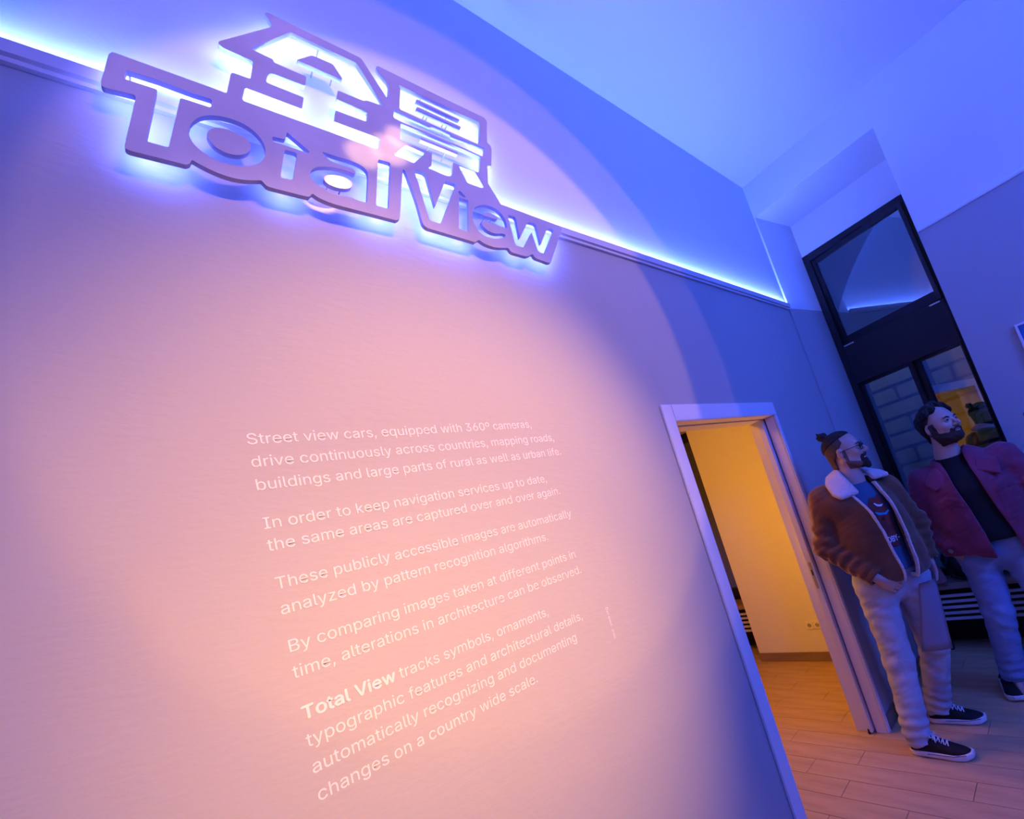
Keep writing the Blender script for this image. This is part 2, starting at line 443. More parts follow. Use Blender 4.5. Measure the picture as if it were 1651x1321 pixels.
# ------------------------------------------------------------------ the street outside
street = props(box_obj('ground_outside', (-6, 8, 4.64, 8.9, -0.5, -0.35), M['asphalt']), kind='structure')
fac = empty('building', (-0.3, 8.6, -0.35), 'stone-block street facade across the road, seen through the black window', 'building')
box_obj('wall', (-6, 8, 8.55, 9.0, -0.35, 6.5), M['mortar'], fac)
CH = 0.246
sm = {}
for r in range(0, 14):
    z0 = 1.752 + (r - 7) * CH + 0.03
    if z0 < -0.3: continue
    x = -3.0 + (0.37 if r % 2 else 0.0) + 0.05 * math.sin(r * 2.1)
    while x < 2.2:
        wst = 0.74
        if True:
            if 's' not in sm:
                bm = bmesh.new(); box(bm, 0.018, 0.722, -0.05, 0.05, 0.018, CH - 0.018, 0.016)
                bmesh.ops.recalc_face_normals(bm, faces=bm.faces)
                me = bpy.data.meshes.new('stone'); bm.to_mesh(me); bm.free(); me.materials.append(M['stone']); sm['s'] = me
            o = bpy.data.objects.new('stone', sm['s']); COL.objects.link(o); o.parent = fac
            o.location = (x + 0.3, 8.55 - 8.6 - 0.02 * random.random(), z0 + 0.35)
        x += wst
lamp('facade_fill', 'AREA', (-0.6, 6.6, 4.4), (-0.9, 8.5, 1.6), (0.85, 0.88, 1.0), 42, shape='DISK', size=0.8)  # added fill aimed at the left stones, no street lamp modelled

# ------------------------------------------------------------------ small framed picture and red pin on the far wall
pf = empty('framed_picture', (1.44, YB, 1.85), 'white framed blue picture hung on the far wall, cut by the right edge', 'picture')
bm = bmesh.new()
X0, X1, Z0, Z1 = 1.194, 1.70, 1.55, 2.111
for b in ((X0, X0 + 0.014, YB - 0.022, YB, Z0, Z1), (X1 - 0.014, X1, YB - 0.022, YB, Z0, Z1), (X0 + 0.014, X1 - 0.014, YB - 0.022, YB, Z1 - 0.014, Z1), (X0 + 0.014, X1 - 0.014, YB - 0.022, YB, Z0, Z0 + 0.014)):
    box(bm, *b, bevel=0.002)
bm_obj('frame', bm, M['casing'], pf)
box_obj('picture', (X0 + 0.014, X1 - 0.014, YB - 0.012, YB - 0.003, Z0 + 0.014, Z1 - 0.014), M['picture'], pf)
bm = bmesh.new(); bmesh.ops.create_cone(bm, cap_ends=True, segments=20, radius1=0.016, radius2=0.013, depth=0.006, matrix=Matrix.Translation((1.084, YB - 0.003, 1.570)) @ Matrix.Rotation(math.radians(90), 4, 'X'))
props(bm_obj('sticker', bm, M['red']), 'small round red sticker on the far wall right of the men', 'sticker')

# ------------------------------------------------------------------ the sign
SIGN = json.loads('{"outer":[[664,30095,0],[592,29979,0],[471,29477,0],[375,29078,1],[384,29000,1],[429,28970,1],[918,29039,0],[927,28973,0],[585,27515,1],[591,27436,1],[647,27407,1],[1625,27426,0],[1695,27507,0],[1723,27588,0],[1751,27620,0],[1834,27566,1],[2006,27491,1],[2171,27438,1],[2343,27407,1],[2521,27399,1],[2740,27432,1],[2939,27498,1],[3110,27568,1],[3154,27516,1],[3188,27442,1],[3266,27415,1],[4058,27422,0],[4186,27435,0],[4273,27560,0],[4302,27580,0],[4402,27506,1],[4575,27447,1],[4819,27409,1],[5143,27410,1],[5394,27413,1],[5651,27417,0],[6004,27418,0],[6595,27417,0],[6728,27535,0],[7085,28874,0],[7223,29347,0],[7279,29533,0],[7329,29578,0],[7351,29523,0],[7384,29270,0],[7432,28822,0],[7471,28334,0],[7474,27888,0],[7477,27555,1],[7577,27444,1],[9314,27373,0],[9326,27354,0],[9517,27501,0],[9564,27522,0],[9681,27448,1],[9887,27385,1],[10141,27371,1],[10385,27405,1],[10679,27488,1],[10814,27514,1],[10865,27382,1],[10953,27340,1],[11598,27325,0],[11750,27391,0],[11901,27497,0],[11974,27514,0],[11992,27419,0],[12090,27360,0],[12689,27296,0],[12856,27365,0],[14114,29268,1],[14117,29362,1],[14031,29411,1],[11083,29503,0],[10746,30321,0],[10983,31207,0],[11175,31259,0],[11470,32195,1],[11454,32353,1],[11328,32418,0],[11507,33093,0],[11645,33540,1],[11626,33679,1],[11526,33725,0],[9426,33725,0],[7388,33750,0],[7317,33660,0],[7321,33577,0],[7589,33186,0],[7608,33057,0],[7428,32416,0],[7086,33185,0],[6876,33681,1],[6828,33737,1],[5014,33751,0],[4254,33764,0],[4175,33708,0],[4147,33625,0],[4308,33352,0],[4276,33271,0],[2846,31817,1],[2809,31731,1],[2900,31638,1],[3531,31601,1],[3553,31556,0],[3391,30911,0],[3000,30885,1],[2951,30819,1],[2767,30128,0],[2735,30092,0],[2437,30098,0]],"holes":[[[851,29696,0],[787,29487,1],[800,29411,1],[1347,29429,0],[976,27828,0],[1003,27790,0],[1347,27794,0],[1758,29408,0],[1882,29419,0],[2314,29427,0],[2349,29461,0],[2400,29671,0],[2375,29709,0],[2018,29688,0],[1406,29719,0]],[[2263,29156,1],[2500,29253,1],[2736,29290,1],[2969,29265,1],[3165,29171,1],[3303,28999,1],[3370,28792,1],[3370,28579,1],[3310,28365,1],[3235,28205,1],[3106,28059,1],[2925,27923,1],[2740,27842,1],[2518,27796,1],[2294,27792,1],[2087,27869,1],[1907,28012,1],[1815,28160,1],[1782,28318,1],[1797,28497,1],[1847,28673,1],[1948,28854,1],[2085,29026,1]],[[3610,29148,0],[3905,29185,0],[3958,29321,0],[4005,29459,0],[4054,29432,0],[4489,29034,0],[4447,28971,0],[4303,28966,0],[3592,28982,0]],[[3845,28829,0],[4107,28844,0],[4130,28797,0],[3876,27863,0],[3607,27822,0],[3594,27888,0]],[[4845,29185,0],[5079,29184,0],[5329,29195,0],[5585,29201,1],[5807,29184,1],[5947,29131,1],[6030,29044,1],[6053,28909,1],[6021,28744,0],[5797,27820,0],[5744,27777,0],[5419,27786,0],[5396,27841,0],[5202,27788,1],[5053,27784,1],[4863,27805,1],[4711,27836,1],[4551,27899,1],[4418,28010,1],[4347,28123,1],[4346,28243,1],[4410,28388,1],[4526,28520,1],[4668,28614,1],[4873,28697,1],[5110,28751,1],[5328,28764,1],[5512,28752,1],[5642,28732,0],[5676,28799,0],[5650,28881,1],[5578,28913,1],[5274,28912,0],[5030,28928,1],[4933,29013,0],[4838,29151,0]],[[6528,29628,0],[6869,29655,0],[6893,29607,0],[6440,27818,0],[6366,27776,0],[6073,27780,0],[6058,27833,0],[6488,29554,0]],[[7701,29713,0],[8018,29749,1],[8097,29688,1],[8124,28425,0],[8825,29701,0],[9184,29718,1],[9211,29654,1],[8185,27791,0],[8106,27760,0],[7803,27778,0],[7767,27817,0]],[[9283,29461,0],[9347,29457,0],[9519,29270,0],[9417,29235,0],[9283,29270,0],[9240,29350,0]],[[9207,29135,0],[9544,29168,0],[9569,29116,0],[9227,27790,0],[9115,27759,0],[8860,27757,0],[8852,27820,0]],[[11053,28439,0],[11068,28569,1],[11083,28797,1],[10993,29008,1],[10830,29174,1],[10580,29240,1],[10278,29211,1],[10017,29104,1],[9788,28942,1],[9648,28740,1],[9557,28486,1],[9544,28174,1],[9644,27896,1],[9856,27760,1],[10134,27737,1],[10446,27802,1],[10723,27926,1],[10856,28041,1],[10838,28104,1],[10687,28106,1],[10449,28010,1],[10213,28001,1],[10007,28085,1],[9902,28210,1],[9880,28331,1],[9962,28418,0],[10117,28460,0],[10966,28420,0]],[[11298,29089,0],[11589,29104,0],[11641,29013,0],[11544,28135,0],[12170,28988,0],[12270,29065,0],[12570,29092,0],[12634,29025,0],[12585,28130,0],[13202,29021,0],[13295,29081,0],[13522,29097,0],[13573,29030,0],[12635,27718,0],[12513,27698,0],[12344,27709,0],[12296,27798,0],[12267,28596,0],[11634,27753,0],[11500,27718,0],[11248,27728,0],[11210,27807,0],[11260,29017,0]],[[4761,33407,0],[3605,32080,0],[3597,32032,0],[4095,31991,0],[4093,31885,0],[4912,31869,0],[4813,31474,0],[3891,31453,1],[3780,31089,1],[3790,31011,1],[4689,30999,0],[4559,30526,0],[3233,30523,0],[3196,30471,0],[3091,30099,1],[3114,30039,1],[4679,30036,0],[6550,30026,0],[6617,30090,0],[6754,30479,0],[6728,30525,0],[5404,30509,0],[5537,30985,0],[6430,31013,0],[6490,31100,0],[6567,31447,0],[5660,31464,0],[5768,31845,0],[6561,31859,0],[6633,31950,0],[7171,32003,0],[7206,32054,0],[6640,33391,1],[6587,33420,1],[4952,33401,0]],[[7979,33325,0],[8033,33173,0],[7786,32225,1],[7813,32177,1],[8957,32129,0],[10828,32131,0],[10899,32168,0],[11219,33144,0],[11220,33310,1],[11127,33339,1],[9323,33319,0]],[[7553,32047,0],[7465,31700,0],[7505,31665,0],[7773,31623,0],[8522,31653,0],[9900,31631,0],[10838,31583,0],[10951,31652,0],[11094,32030,1],[11038,32058,1],[9671,31978,0],[9651,32058,0],[8946,32088,0],[8824,31983,0],[8776,32002,0]],[[7668,31544,0],[7475,30810,0],[7529,30775,0],[8603,30763,0],[8424,30156,0],[8256,30008,0],[8893,29949,1],[9051,29975,1],[9175,30070,1],[9387,30703,0],[10343,30667,0],[10513,30727,0],[10748,31468,0],[10704,31521,0],[9355,31555,0],[8498,31552,0]],[[7639,30672,0],[8314,30639,0],[8253,30555,0],[7765,30000,0],[7712,30000,0],[7126,30034,0],[7137,30099,0]],[[9595,30631,0],[10270,30648,0],[10489,30032,0],[10385,29969,0],[9792,29970,0],[9760,30018,0]]],"isl":[[[2177,28633,1],[2258,28750,1],[2398,28851,1],[2555,28892,1],[2708,28884,1],[2857,28839,1],[2979,28803,1],[3042,28692,1],[3051,28579,1],[3002,28431,1],[2901,28288,1],[2759,28182,1],[2628,28133,1],[2475,28123,1],[2319,28177,1],[2215,28275,1],[2152,28401,1],[2139,28516,1]],[[4696,28216,1],[4725,28288,1],[4804,28374,1],[4937,28442,1],[5108,28488,1],[5276,28501,1],[5419,28460,1],[5490,28392,1],[5480,28282,1],[5392,28154,1],[5259,28079,1],[5103,28039,1],[4939,28031,1],[4786,28066,1],[4711,28130,1]],[[10026,28690,1],[10164,28819,1],[10333,28902,1],[10508,28900,1],[10667,28832,1],[10725,28747,0],[10639,28691,0]],[[4742,32370,0],[5237,32850,0],[5826,32877,0],[6021,32431,0],[5971,32368,0]],[[8587,33030,0],[10282,33000,0],[10235,32913,0],[8533,32936,0]],[[8513,32678,0],[10247,32650,0],[10182,32542,0],[8453,32558,0]],[[8309,31284,0],[9732,31274,0],[9702,31163,0],[8272,31175,0]]]}')
XF, TH = 0.060, 0.0145


def rounded(pts, r0=0.0045):
    P = [Vector((p[0] / 1e4, p[1] / 1e4)) for p in pts]; n = len(P); out = []
    for i in range(n):
        a, b, c = P[i - 1], P[i], P[(i + 1) % n]
        la, lc = (a - b).length, (c - b).length
        r = min(0.012 if pts[i][2] else r0, 0.45 * la, 0.45 * lc)
        if pts[i][2]: r = min(0.45 * la, 0.45 * lc, 0.03)
        if r < 5e-4: out.append(b); continue
        p0 = b + (a - b).normalized() * r; p2 = b + (c - b).normalized() * r
        for t in (0.0, 0.33, 0.67, 1.0):
            out.append((1 - t) ** 2 * p0 + 2 * t * (1 - t) * b + t * t * p2)
    return out


SMAT = Matrix(((0, 0, 1, 0), (1, 0, 0, 0), (0, 1, 0, 0), (0, 0, 0, 1)))


def plate(loops, name, thick, x, m, parent, res=0):
    """flat cut-out plate from closed 2D loops (first outer, others holes)"""
    cu = bpy.data.curves.new('tmp', 'CURVE'); cu.dimensions = '2D'; cu.fill_mode = 'BOTH'; cu.extrude = thick / 2
    for L in loops:
        s = cu.splines.new('POLY'); s.points.add(len(L) - 1); s.use_cyclic_u = True
        for i, p in enumerate(L): s.points[i].co = (p[0], p[1], 0, 1)
    o = bpy.data.objects.new('tmp', cu); COL.objects.link(o)
    dg = bpy.context.evaluated_depsgraph_get()
    me = bpy.data.meshes.new_from_object(o.evaluated_get(dg))
    bpy.data.objects.remove(o); bpy.data.curves.remove(cu)
    me.transform(Matrix.Translation((x, 0, 0)) @ SMAT)
    me.name = name
    return link(name, me, m, parent)


sign = empty('sign', (0.0, 0.72, 2.73), 'large cut-out wall sign reading Total View under two big characters, lit blue from behind', 'sign')
outer = rounded(SIGN['outer']); holes = [rounded(h) for h in SIGN['holes']]; isl = [rounded(h) for h in SIGN['isl']]
plate([outer] + holes, 'face_plate', TH, XF - TH / 2, M['sign_face'], sign)
for L in isl:
    plate([L], 'letter_counter', TH, XF - TH / 2, M['sign_face'], sign)


def inside(p, L):
    c = False; n = len(L)
    for i in range(n):
        a, b = L[i], L[(i + 1) % n]
        if (a[1] > p[1]) != (b[1] > p[1]) and p[0] < (b[0] - a[0]) * (p[1] - a[1]) / (b[1] - a[1]) + a[0]: c = not c
    return c


def on_plate(p):
    return inside(p, outer) and not any(inside(p, h) for h in holes)


def clear(p, r=0.006):
    return all(on_plate((p[0] + r * math.cos(k * 0.785), p[1] + r * math.sin(k * 0.785))) for k in range(8))


# LED tape glued to the back, following the outline and the letters
bmL = bmesh.new()
def tape(L, off, sgn):
    n = len(L); area = sum(L[i][0] * L[(i + 1) % n][1] - L[(i + 1) % n][0] * L[i][1] for i in range(n))
    s = sgn if area > 0 else -sgn
    for i in range(n):
        a, b = Vector(L[i]), Vector(L[(i + 1) % n]); d = b - a
        if d.length < 0.012: continue
        d.normalize(); nrm = Vector((-d.y, d.x)) * s * off
        k = max(1, int((b - a).length / 0.018)); q = (b - a) / k
        for j in range(k):
            p0 = a + q * j + nrm; p1 = a + q * (j + 0.9) + nrm
            mid = (p0 + p1) / 2
            if not (clear(p0) and clear(p1)): continue
            w = Vector((-d.y, d.x)) * 0.003
            xx = XF - TH - 0.002
            vs = [bmL.verts.new((xx, p.x, p.y)) for p in (p0 - w, p1 - w, p1 + w, p0 + w)]
            f = bmL.faces.new(vs)
            f.normal_update()
            if f.normal.x > 0: f.normal_flip()
tape(outer, 0.014, 1)
for h in holes: tape(h, 0.014, -1)
me = bpy.data.meshes.new('led_tape'); bmL.to_mesh(me); bmL.free()
props(link('led_tape', me, M['led_sign'], sign), kind='stuff')
# spacer rods between plate / counters and the wall
def rod(p, q=None):
    bm = bmesh.new(); tube(bm, [(0.0, p[0], p[1]), (XF - TH, (q or p)[0], (q or p)[1])], 0.0022, 8)
    bm_obj('spacer_rod', bm, M['metal'], sign)
for L in isl:
    xs = [p[0] for p in L]; zs = [p[1] for p in L]; c = (sum(xs) / len(xs), sum(zs) / len(zs)); w = (max(xs) - min(xs)) * 0.22
    c = (c[0], c[1] + 0.22 * (max(zs) - min(zs))); rod((c[0] - w, c[1])); rod((c[0] + w, c[1]))
for p in ((0.09, 2.97), (0.42, 2.965), (0.95, 2.99), (0.42, 3.20), (1.15, 3.13), (0.56, 3.36), (0.90, 3.36)):
    if on_plate(p): rod(p)

# ------------------------------------------------------------------ wall lettering
GL = json.loads('{" ":[188,[]],",":[188,[[38,-119,68,71,137,71,84,-119]]],"-":[453,[[337,244,337,188,114,188,114,244]]],".":[188,[[95,-4,78,-1,63,9,53,24,50,41,53,59,63,73,78,83,95,87,113,83,128,73,138,59,141,41,138,24,128,9,113,-1]]],"0":[453,[[227,-7,199,-5,174,1,151,11,130,24,111,41,95,62,80,86,69,113,60,144,53,178,49,214,48,254,49,294,53,330,60,364,69,395,81,422,95,447,112,467,130,484,151,498,174,508,200,514,227,516,254,514,279,508,302,498,323,484,342,467,358,447,372,422,384,395,393,364,400,330,404,294,405,254,404,214,400,178,393,144,384,113,373,86,359,62,342,41,323,24,302,11,279,1,254,-5],[227,50,261,56,290,74,313,103,330,144,336,168,340,194,343,223,344,254,343,285,340,314,336,341,330,365,313,405,290,435,261,453,227,460,192,453,163,435,140,405,123,365,117,341,113,314,110,285,109,254,110,223,113,194,117,168,123,144,140,103,163,74,192,56]]],"3":[453,[[218,-7,173,-3,133,10,98,30,70,57,52,91,44,132,109,132,115,107,126,87,144,71,165,59,191,52,219,50,248,53,275,61,297,74,315,93,325,116,329,145,326,172,316,196,299,217,275,234,242,244,201,248,157,248,157,299,288,448,288,452,70,452,70,509,372,509,372,461,211,278,211,289,239,290,264,288,287,284,308,276,344,253,371,222,387,186,393,145,387,103,370,66,344,36,309,12,288,4,266,-2,243,-6]]],"6":[453,[[226,-7,182,-1,142,15,109,40,84,74,75,94,69,115,65,138,64,162,68,199,80,239,137,340,252,509,322,509,151,261,145,261,165,288,196,307,235,314,278,309,316,295,346,271,370,240,384,201,389,157,384,112,368,73,343,39,310,14,271,-2],[226,48,254,52,279,63,299,79,314,101,324,128,327,157,324,187,314,213,299,235,279,251,254,262,226,265,198,262,174,252,153,235,138,214,128,188,125,158,128,128,138,102,153,79,174,63,198,52]]],"B":[456,[[60,0,60,509,241,509,266,508,289,504,310,499,329,491,359,469,381,442,394,410,398,374,395,344,387,320,373,301,356,286,315,267,315,262,339,257,363,245,385,227,402,203,414,173,418,136,413,100,400,67,377,39,344,18,324,10,301,4,275,1,247,0],[125,57,245,57,272,58,296,63,315,70,330,80,349,105,355,137,352,161,342,184,327,203,306,218,279,228,248,231,125,231],[125,285,238,285,265,288,288,296,308,309,323,326,333,348,336,372,330,403,313,429,283,446,240,452,125,452]]],"I":[300,[[31,0,31,57,118,57,118,452,31,452,31,509,269,509,269,452,183,452,183,57,269,57,269,0]]],"O":[533,[[267,-7,235,-5,205,1,177,11,150,25,126,42,105,63,86,88,70,115,57,146,48,179,42,215,40,254,42,293,48,329,57,362,70,393,86,421,105,445,126,466,150,484,177,498,205,508,235,514,267,516,299,514,329,508,357,498,384,484,408,466,429,445,448,421,464,393,477,362,486,329,491,293,493,254,491,215,486,179,477,146,464,115,448,88,429,63,408,42,384,25,357,11,329,1,299,-5],[267,53,310,59,349,76,367,89,383,105,396,123,408,144,418,168,425,194,429,223,430,254,429,286,425,314,418,341,408,365,396,386,383,404,367,420,349,433,310,450,267,456,223,450,184,433,167,420,151,404,137,385,125,364,116,340,109,314,105,285,103,254,105,223,109,194,116,168,125,144,137,123,151,105,167,89,184,76,223,59]]],"S":[447,[[224,-9,197,-8,172,-4,149,1,128,9,91,31,64,60,46,96,38,137,104,137,110,110,123,88,142,71,166,59,224,49,257,52,286,60,311,74,329,92,341,114,346,139,342,161,332,179,316,193,296,205,245,222,184,239,154,249,128,260,105,274,86,289,71,307,60,326,54,348,52,372,58,413,75,448,102,476,138,498,158,506,180,511,203,514,227,516,252,514,275,511,296,505,316,498,351,476,377,449,394,415,401,378,337,378,326,412,302,437,267,453,225,459,194,456,167,448,145,435,129,418,118,398,115,376,119,352,131,334,148,319,169,308,212,293,264,279,312,264,359,238,379,220,395,198,405,171,408,139,403,99,386,64,360,34,323,11,302,2,278,-4,252,-8]]],"T":[449,[[32,452,32,509,417,509,417,452,257,452,257,0,193,0,193,452]]],"V":[480,[[204,0,16,509,84,509,192,206,215,137,248,31,235,31,267,138,290,206,395,509,463,509,278,0]]],"Y":[472,[[203,0,203,208,16,509,91,509,192,344,222,292,250,230,224,230,251,293,280,344,381,509,455,509,268,208,268,0]]],"a":[389,[[160,-9,126,-5,94,5,68,22,48,45,35,73,30,108,34,138,43,161,58,179,78,193,125,211,178,220,234,227,265,235,273,243,276,255,276,257,273,279,267,297,256,311,240,322,220,329,196,331,171,329,149,322,118,301,100,274,41,291,57,322,79,346,104,364,133,375,194,384,239,379,286,360,306,343,322,320,333,290,337,251,337,0,277,0,277,52,272,52,252,25,215,1,190,-6],[170,45,202,49,228,59,248,74,263,93,272,115,276,138,276,190,259,182,231,176,200,171,175,168,134,159,117,150,103,139,95,124,92,105,94,87,102,72,114,61,130,52]]],"b":[424,[[229,-8,198,-5,172,4,138,31,118,59,112,59,112,0,53,0,53,509,114,509,114,319,118,319,137,346,171,373,197,381,229,384,274,378,313,361,330,347,345,332,359,313,370,293,379,270,385,245,389,218,390,189,389,160,385,133,379,108,370,84,359,64,346,45,330,29,313,16,274,-2],[220,47,253,51,279,66,301,88,316,117,325,151,328,189,325,227,316,261,301,290,280,311,253,325,220,330,188,325,161,312,140,291,125,263,116,229,113,189,116,150,125,115,140,86,162,65,188,51]]],"c":[396,[[207,-8,182,-7,159,-2,137,6,117,16,98,30,82,46,68,64,56,85,46,108,40,133,36,159,34,187,36,216,40,243,46,268,56,291,68,312,82,330,98,346,117,360,137,371,159,378,182,383,207,384,260,377,305,356,340,322,362,277,303,262,290,289,270,311,242,325,207,330,173,325,145,310,124,287,108,258,99,224,96,187,99,151,108,117,124,89,145,66,173,51,207,46,243,52,271,66,292,89,304,117,363,102,341,56,306,21,261,-1]]],"d":[424,[[195,-8,151,-2,111,16,94,29,79,45,66,64,55,84,46,108,39,133,35,160,34,189,35,218,39,245,46,270,55,293,66,313,79,332,95,347,112,361,151,378,196,384,228,381,253,373,287,346,306,319,311,319,311,509,372,509,372,0,313,0,313,59,307,59,287,31,252,4,227,-5],[205,47,236,51,263,65,284,86,299,115,309,150,312,189,309,229,300,263,284,291,263,312,237,325,205,330,172,325,145,311,124,290,108,261,99,227,96,189,99,151,109,117,124,88,145,66,172,51]]],"e":[404,[[212,-8,185,-7,161,-2,138,6,117,16,98,30,82,46,68,64,56,85,46,108,40,132,35,159,34,187,35,215,39,242,46,267,55,290,67,311,81,329,97,346,115,359,135,370,157,378,180,383,205,384,266,374,294,361,319,341,341,315,357,282,363,263,368,242,370,219,371,194,371,169,75,169,75,221,338,221,310,202,307,237,298,269,283,294,263,314,237,326,205,330,173,326,146,313,125,294,109,270,99,241,96,211,96,178,100,139,110,106,128,80,151,61,179,50,212,46,254,53,271,61,285,73,297,88,306,105,365,91,353,63,335,39,311,19,283,4,249,-5]]],"f":[254,[[228,379,228,327,6,327,6,379],[81,0,81,432,84,461,96,486,113,505,135,519,161,527,187,530,222,527,243,521,227,468,215,472,195,474,171,470,154,460,145,443,142,419,142,0]]],"g":[425,[[207,-151,168,-148,134,-140,105,-127,82,-110,51,-69,101,-41,122,-66,154,-88,178,-95,207,-97,249,-92,282,-75,304,-47,311,-6,311,68,306,68,287,41,272,28,252,16,227,8,195,5,152,10,113,27,80,53,55,90,46,112,39,136,35,163,34,191,35,220,39,246,46,271,55,293,66,314,80,332,95,347,112,361,152,378,196,384,228,382,253,373,288,346,308,319,313,319,313,379,372,379,372,-9,367,-54,350,-90,324,-117,291,-136,251,-147],[205,59,237,63,264,75,285,95,300,121,309,154,312,193,309,231,300,264,285,291,264,312,237,325,205,330,172,325,145,312,124,290,109,262,99,229,96,193,99,155,109,123,124,96,145,76,172,63]]],"h":[410,[[114,227,114,0,53,0,53,509,114,509,114,287,102,287,112,312,124,332,137,349,152,362,187,379,227,384,264,380,295,369,321,349,341,321,353,285,357,240,357,0,296,0,296,235,290,275,273,304,246,323,210,329,184,326,161,317,141,303,126,283,117,257]]],"i":[167,[[53,0,53,379,114,379,114,0],[84,443,67,446,54,455,44,468,41,483,44,499,54,512,67,521,84,524,100,521,114,512,123,499,126,483,123,468,114,455,100,446]]],"k":[381,[[110,137,110,212,121,212,284,379,360,379,184,199,177,199],[53,0,53,509,114,509,114,0],[294,0,148,186,191,229,372,0]]],"l":[189,[[139,-2,101,3,74,20,58,47,53,84,53,509,114,509,114,99,115,77,120,62,130,54,146,52,160,53,170,54,181,3,162,-1]]],"m":[610,[[53,0,53,379,112,379,112,295,108,295,118,323,132,346,151,363,172,376,195,384,219,386,257,380,287,361,309,331,321,295,312,295,322,321,337,343,357,361,381,375,407,383,437,386,468,383,497,372,522,354,541,328,553,296,557,255,557,0,496,0,496,254,490,289,473,313,447,326,419,330,395,328,374,320,358,307,345,290,338,270,335,247,335,0,274,0,274,260,269,288,253,311,229,326,199,330,178,328,158,320,140,307,126,289,117,266,114,238,114,0]]],"n":[410,[[114,227,114,0,53,0,53,379,112,379,112,287,102,287,112,312,124,332,137,349,152,362,187,379,227,384,264,380,295,369,321,349,341,321,353,285,357,240,357,0,296,0,296,235,290,275,273,304,246,323,210,329,184,326,161,317,141,303,126,283,117,257]]],"o":[415,[[207,-8,182,-7,159,-2,137,6,117,16,98,30,82,46,68,64,56,85,46,108,40,133,36,159,34,187,36,216,40,243,46,268,56,291,68,312,82,330,98,346,117,360,137,371,159,378,182,383,207,384,233,383,256,378,278,371,299,360,317,346,333,330,347,312,359,291,369,268,376,243,380,216,381,187,380,159,376,133,369,108,359,85,347,64,333,46,317,30,299,16,278,6,256,-2,233,-7],[207,46,242,51,270,66,292,89,307,117,316,151,319,187,316,224,307,258,292,287,270,310,242,325,207,330,173,325,145,310,124,287,108,258,99,224,96,187,99,151,108,117,124,89,145,66,173,51]]],"p":[424,[[53,-143,53,379,112,379,112,319,118,319,137,346,171,373,197,381,229,384,274,378,313,361,330,347,345,332,359,313,370,293,379,270,385,245,389,218,390,189,389,160,385,133,379,108,370,84,359,64,346,45,330,29,313,16,274,-2,229,-8,198,-5,173,4,138,31,118,59,114,59,114,-143],[220,47,253,51,279,66,301,88,316,117,325,151,328,189,325,227,316,261,301,290,280,311,253,325,220,330,188,325,161,312,140,291,125,263,116,229,113,189,116,150,125,115,140,86,162,65,188,51]]],"q":[424,[[372,-143,311,-143,311,59,306,59,287,31,252,4,227,-5,195,-8,151,-2,111,16,94,29,79,45,66,64,55,84,46,108,39,133,35,160,34,189,35,218,39,245,46,270,55,293,66,313,79,332,95,347,112,361,151,378,196,384,228,381,253,373,287,346,307,319,313,319,313,379,372,379],[205,47,236,51,263,65,284,86,299,115,309,150,312,189,309,229,300,263,284,291,263,312,237,325,205,330,172,325,145,311,124,290,108,261,99,227,96,189,99,151,109,117,124,88,145,66,172,51]]],"r":[259,[[53,0,53,379,112,379,112,321,115,321,130,347,152,367,181,380,213,385,229,384,243,384,243,322,230,324,207,326,182,323,159,315,140,301,126,284,117,262,114,237,114,0]]],"s":[365,[[182,-8,145,-5,112,3,84,18,62,38,45,63,36,94,94,107,105,79,124,60,150,49,181,45,217,50,244,62,262,81,268,103,265,121,254,136,237,147,212,155,149,170,104,186,72,208,53,237,47,274,51,305,65,332,87,354,115,370,149,381,187,384,223,381,254,372,279,358,299,339,314,316,324,290,268,277,258,298,243,316,219,328,187,333,156,329,131,317,114,299,109,277,112,258,124,243,144,232,172,223,229,209,275,194,306,171,325,142,331,107,326,75,312,47,290,24,260,6,223,-5]]],"t":[227,[[204,379,204,327,6,327,6,379],[65,471,126,471,126,98,128,76,136,61,150,53,170,50,185,51,202,54,213,2,192,-3,168,-4,125,2,92,21,72,52,65,93]]],"u":[410,[[182,-5,146,-1,115,11,89,31,69,59,57,95,53,139,53,379,114,379,114,144,119,105,137,75,164,56,200,50,226,53,249,62,268,77,283,97,293,122,296,153,296,379,357,379,357,0,298,0,298,92,307,92,297,67,286,47,272,30,257,17,222,0]]],"v":[389,[[163,0,17,379,84,379,165,155,187,87,206,21,184,21,203,87,224,155,305,379,371,379,226,0]]],"w":[567,[[138,0,23,379,87,379,133,214,154,137,175,41,165,41,186,135,206,214,252,379,316,379,362,214,382,136,402,41,391,41,413,135,434,214,480,379,545,379,429,0,368,0,319,172,305,225,291,280,277,338,291,338,277,280,263,225,248,172,199,0]]],"y":[389,[[47,-139,61,-86,71,-87,104,-89,118,-84,130,-74,141,-58,151,-36,163,-1,17,379,84,379,165,155,187,87,206,21,184,21,202,87,224,155,305,379,371,379,204,-58,177,-107,159,-124,139,-136,117,-143,91,-145,65,-143]]],"z":[380,[[42,0,42,46,254,320,254,323,48,323,48,379,333,379,333,331,126,60,126,56,339,56,339,0]]],"º":[335,[[167,221,127,225,93,239,64,262,43,291,30,327,26,368,30,410,43,447,64,476,93,498,127,512,167,517,207,512,242,498,270,476,291,447,304,410,309,368,304,327,291,291,270,261,242,239,207,225],[167,269,193,273,214,283,230,299,241,319,248,342,250,368,248,395,241,419,230,439,214,455,193,465,167,468,142,465,121,455,105,439,94,419,87,395,85,368,87,342,94,319,105,299,121,283,142,273]]]}')


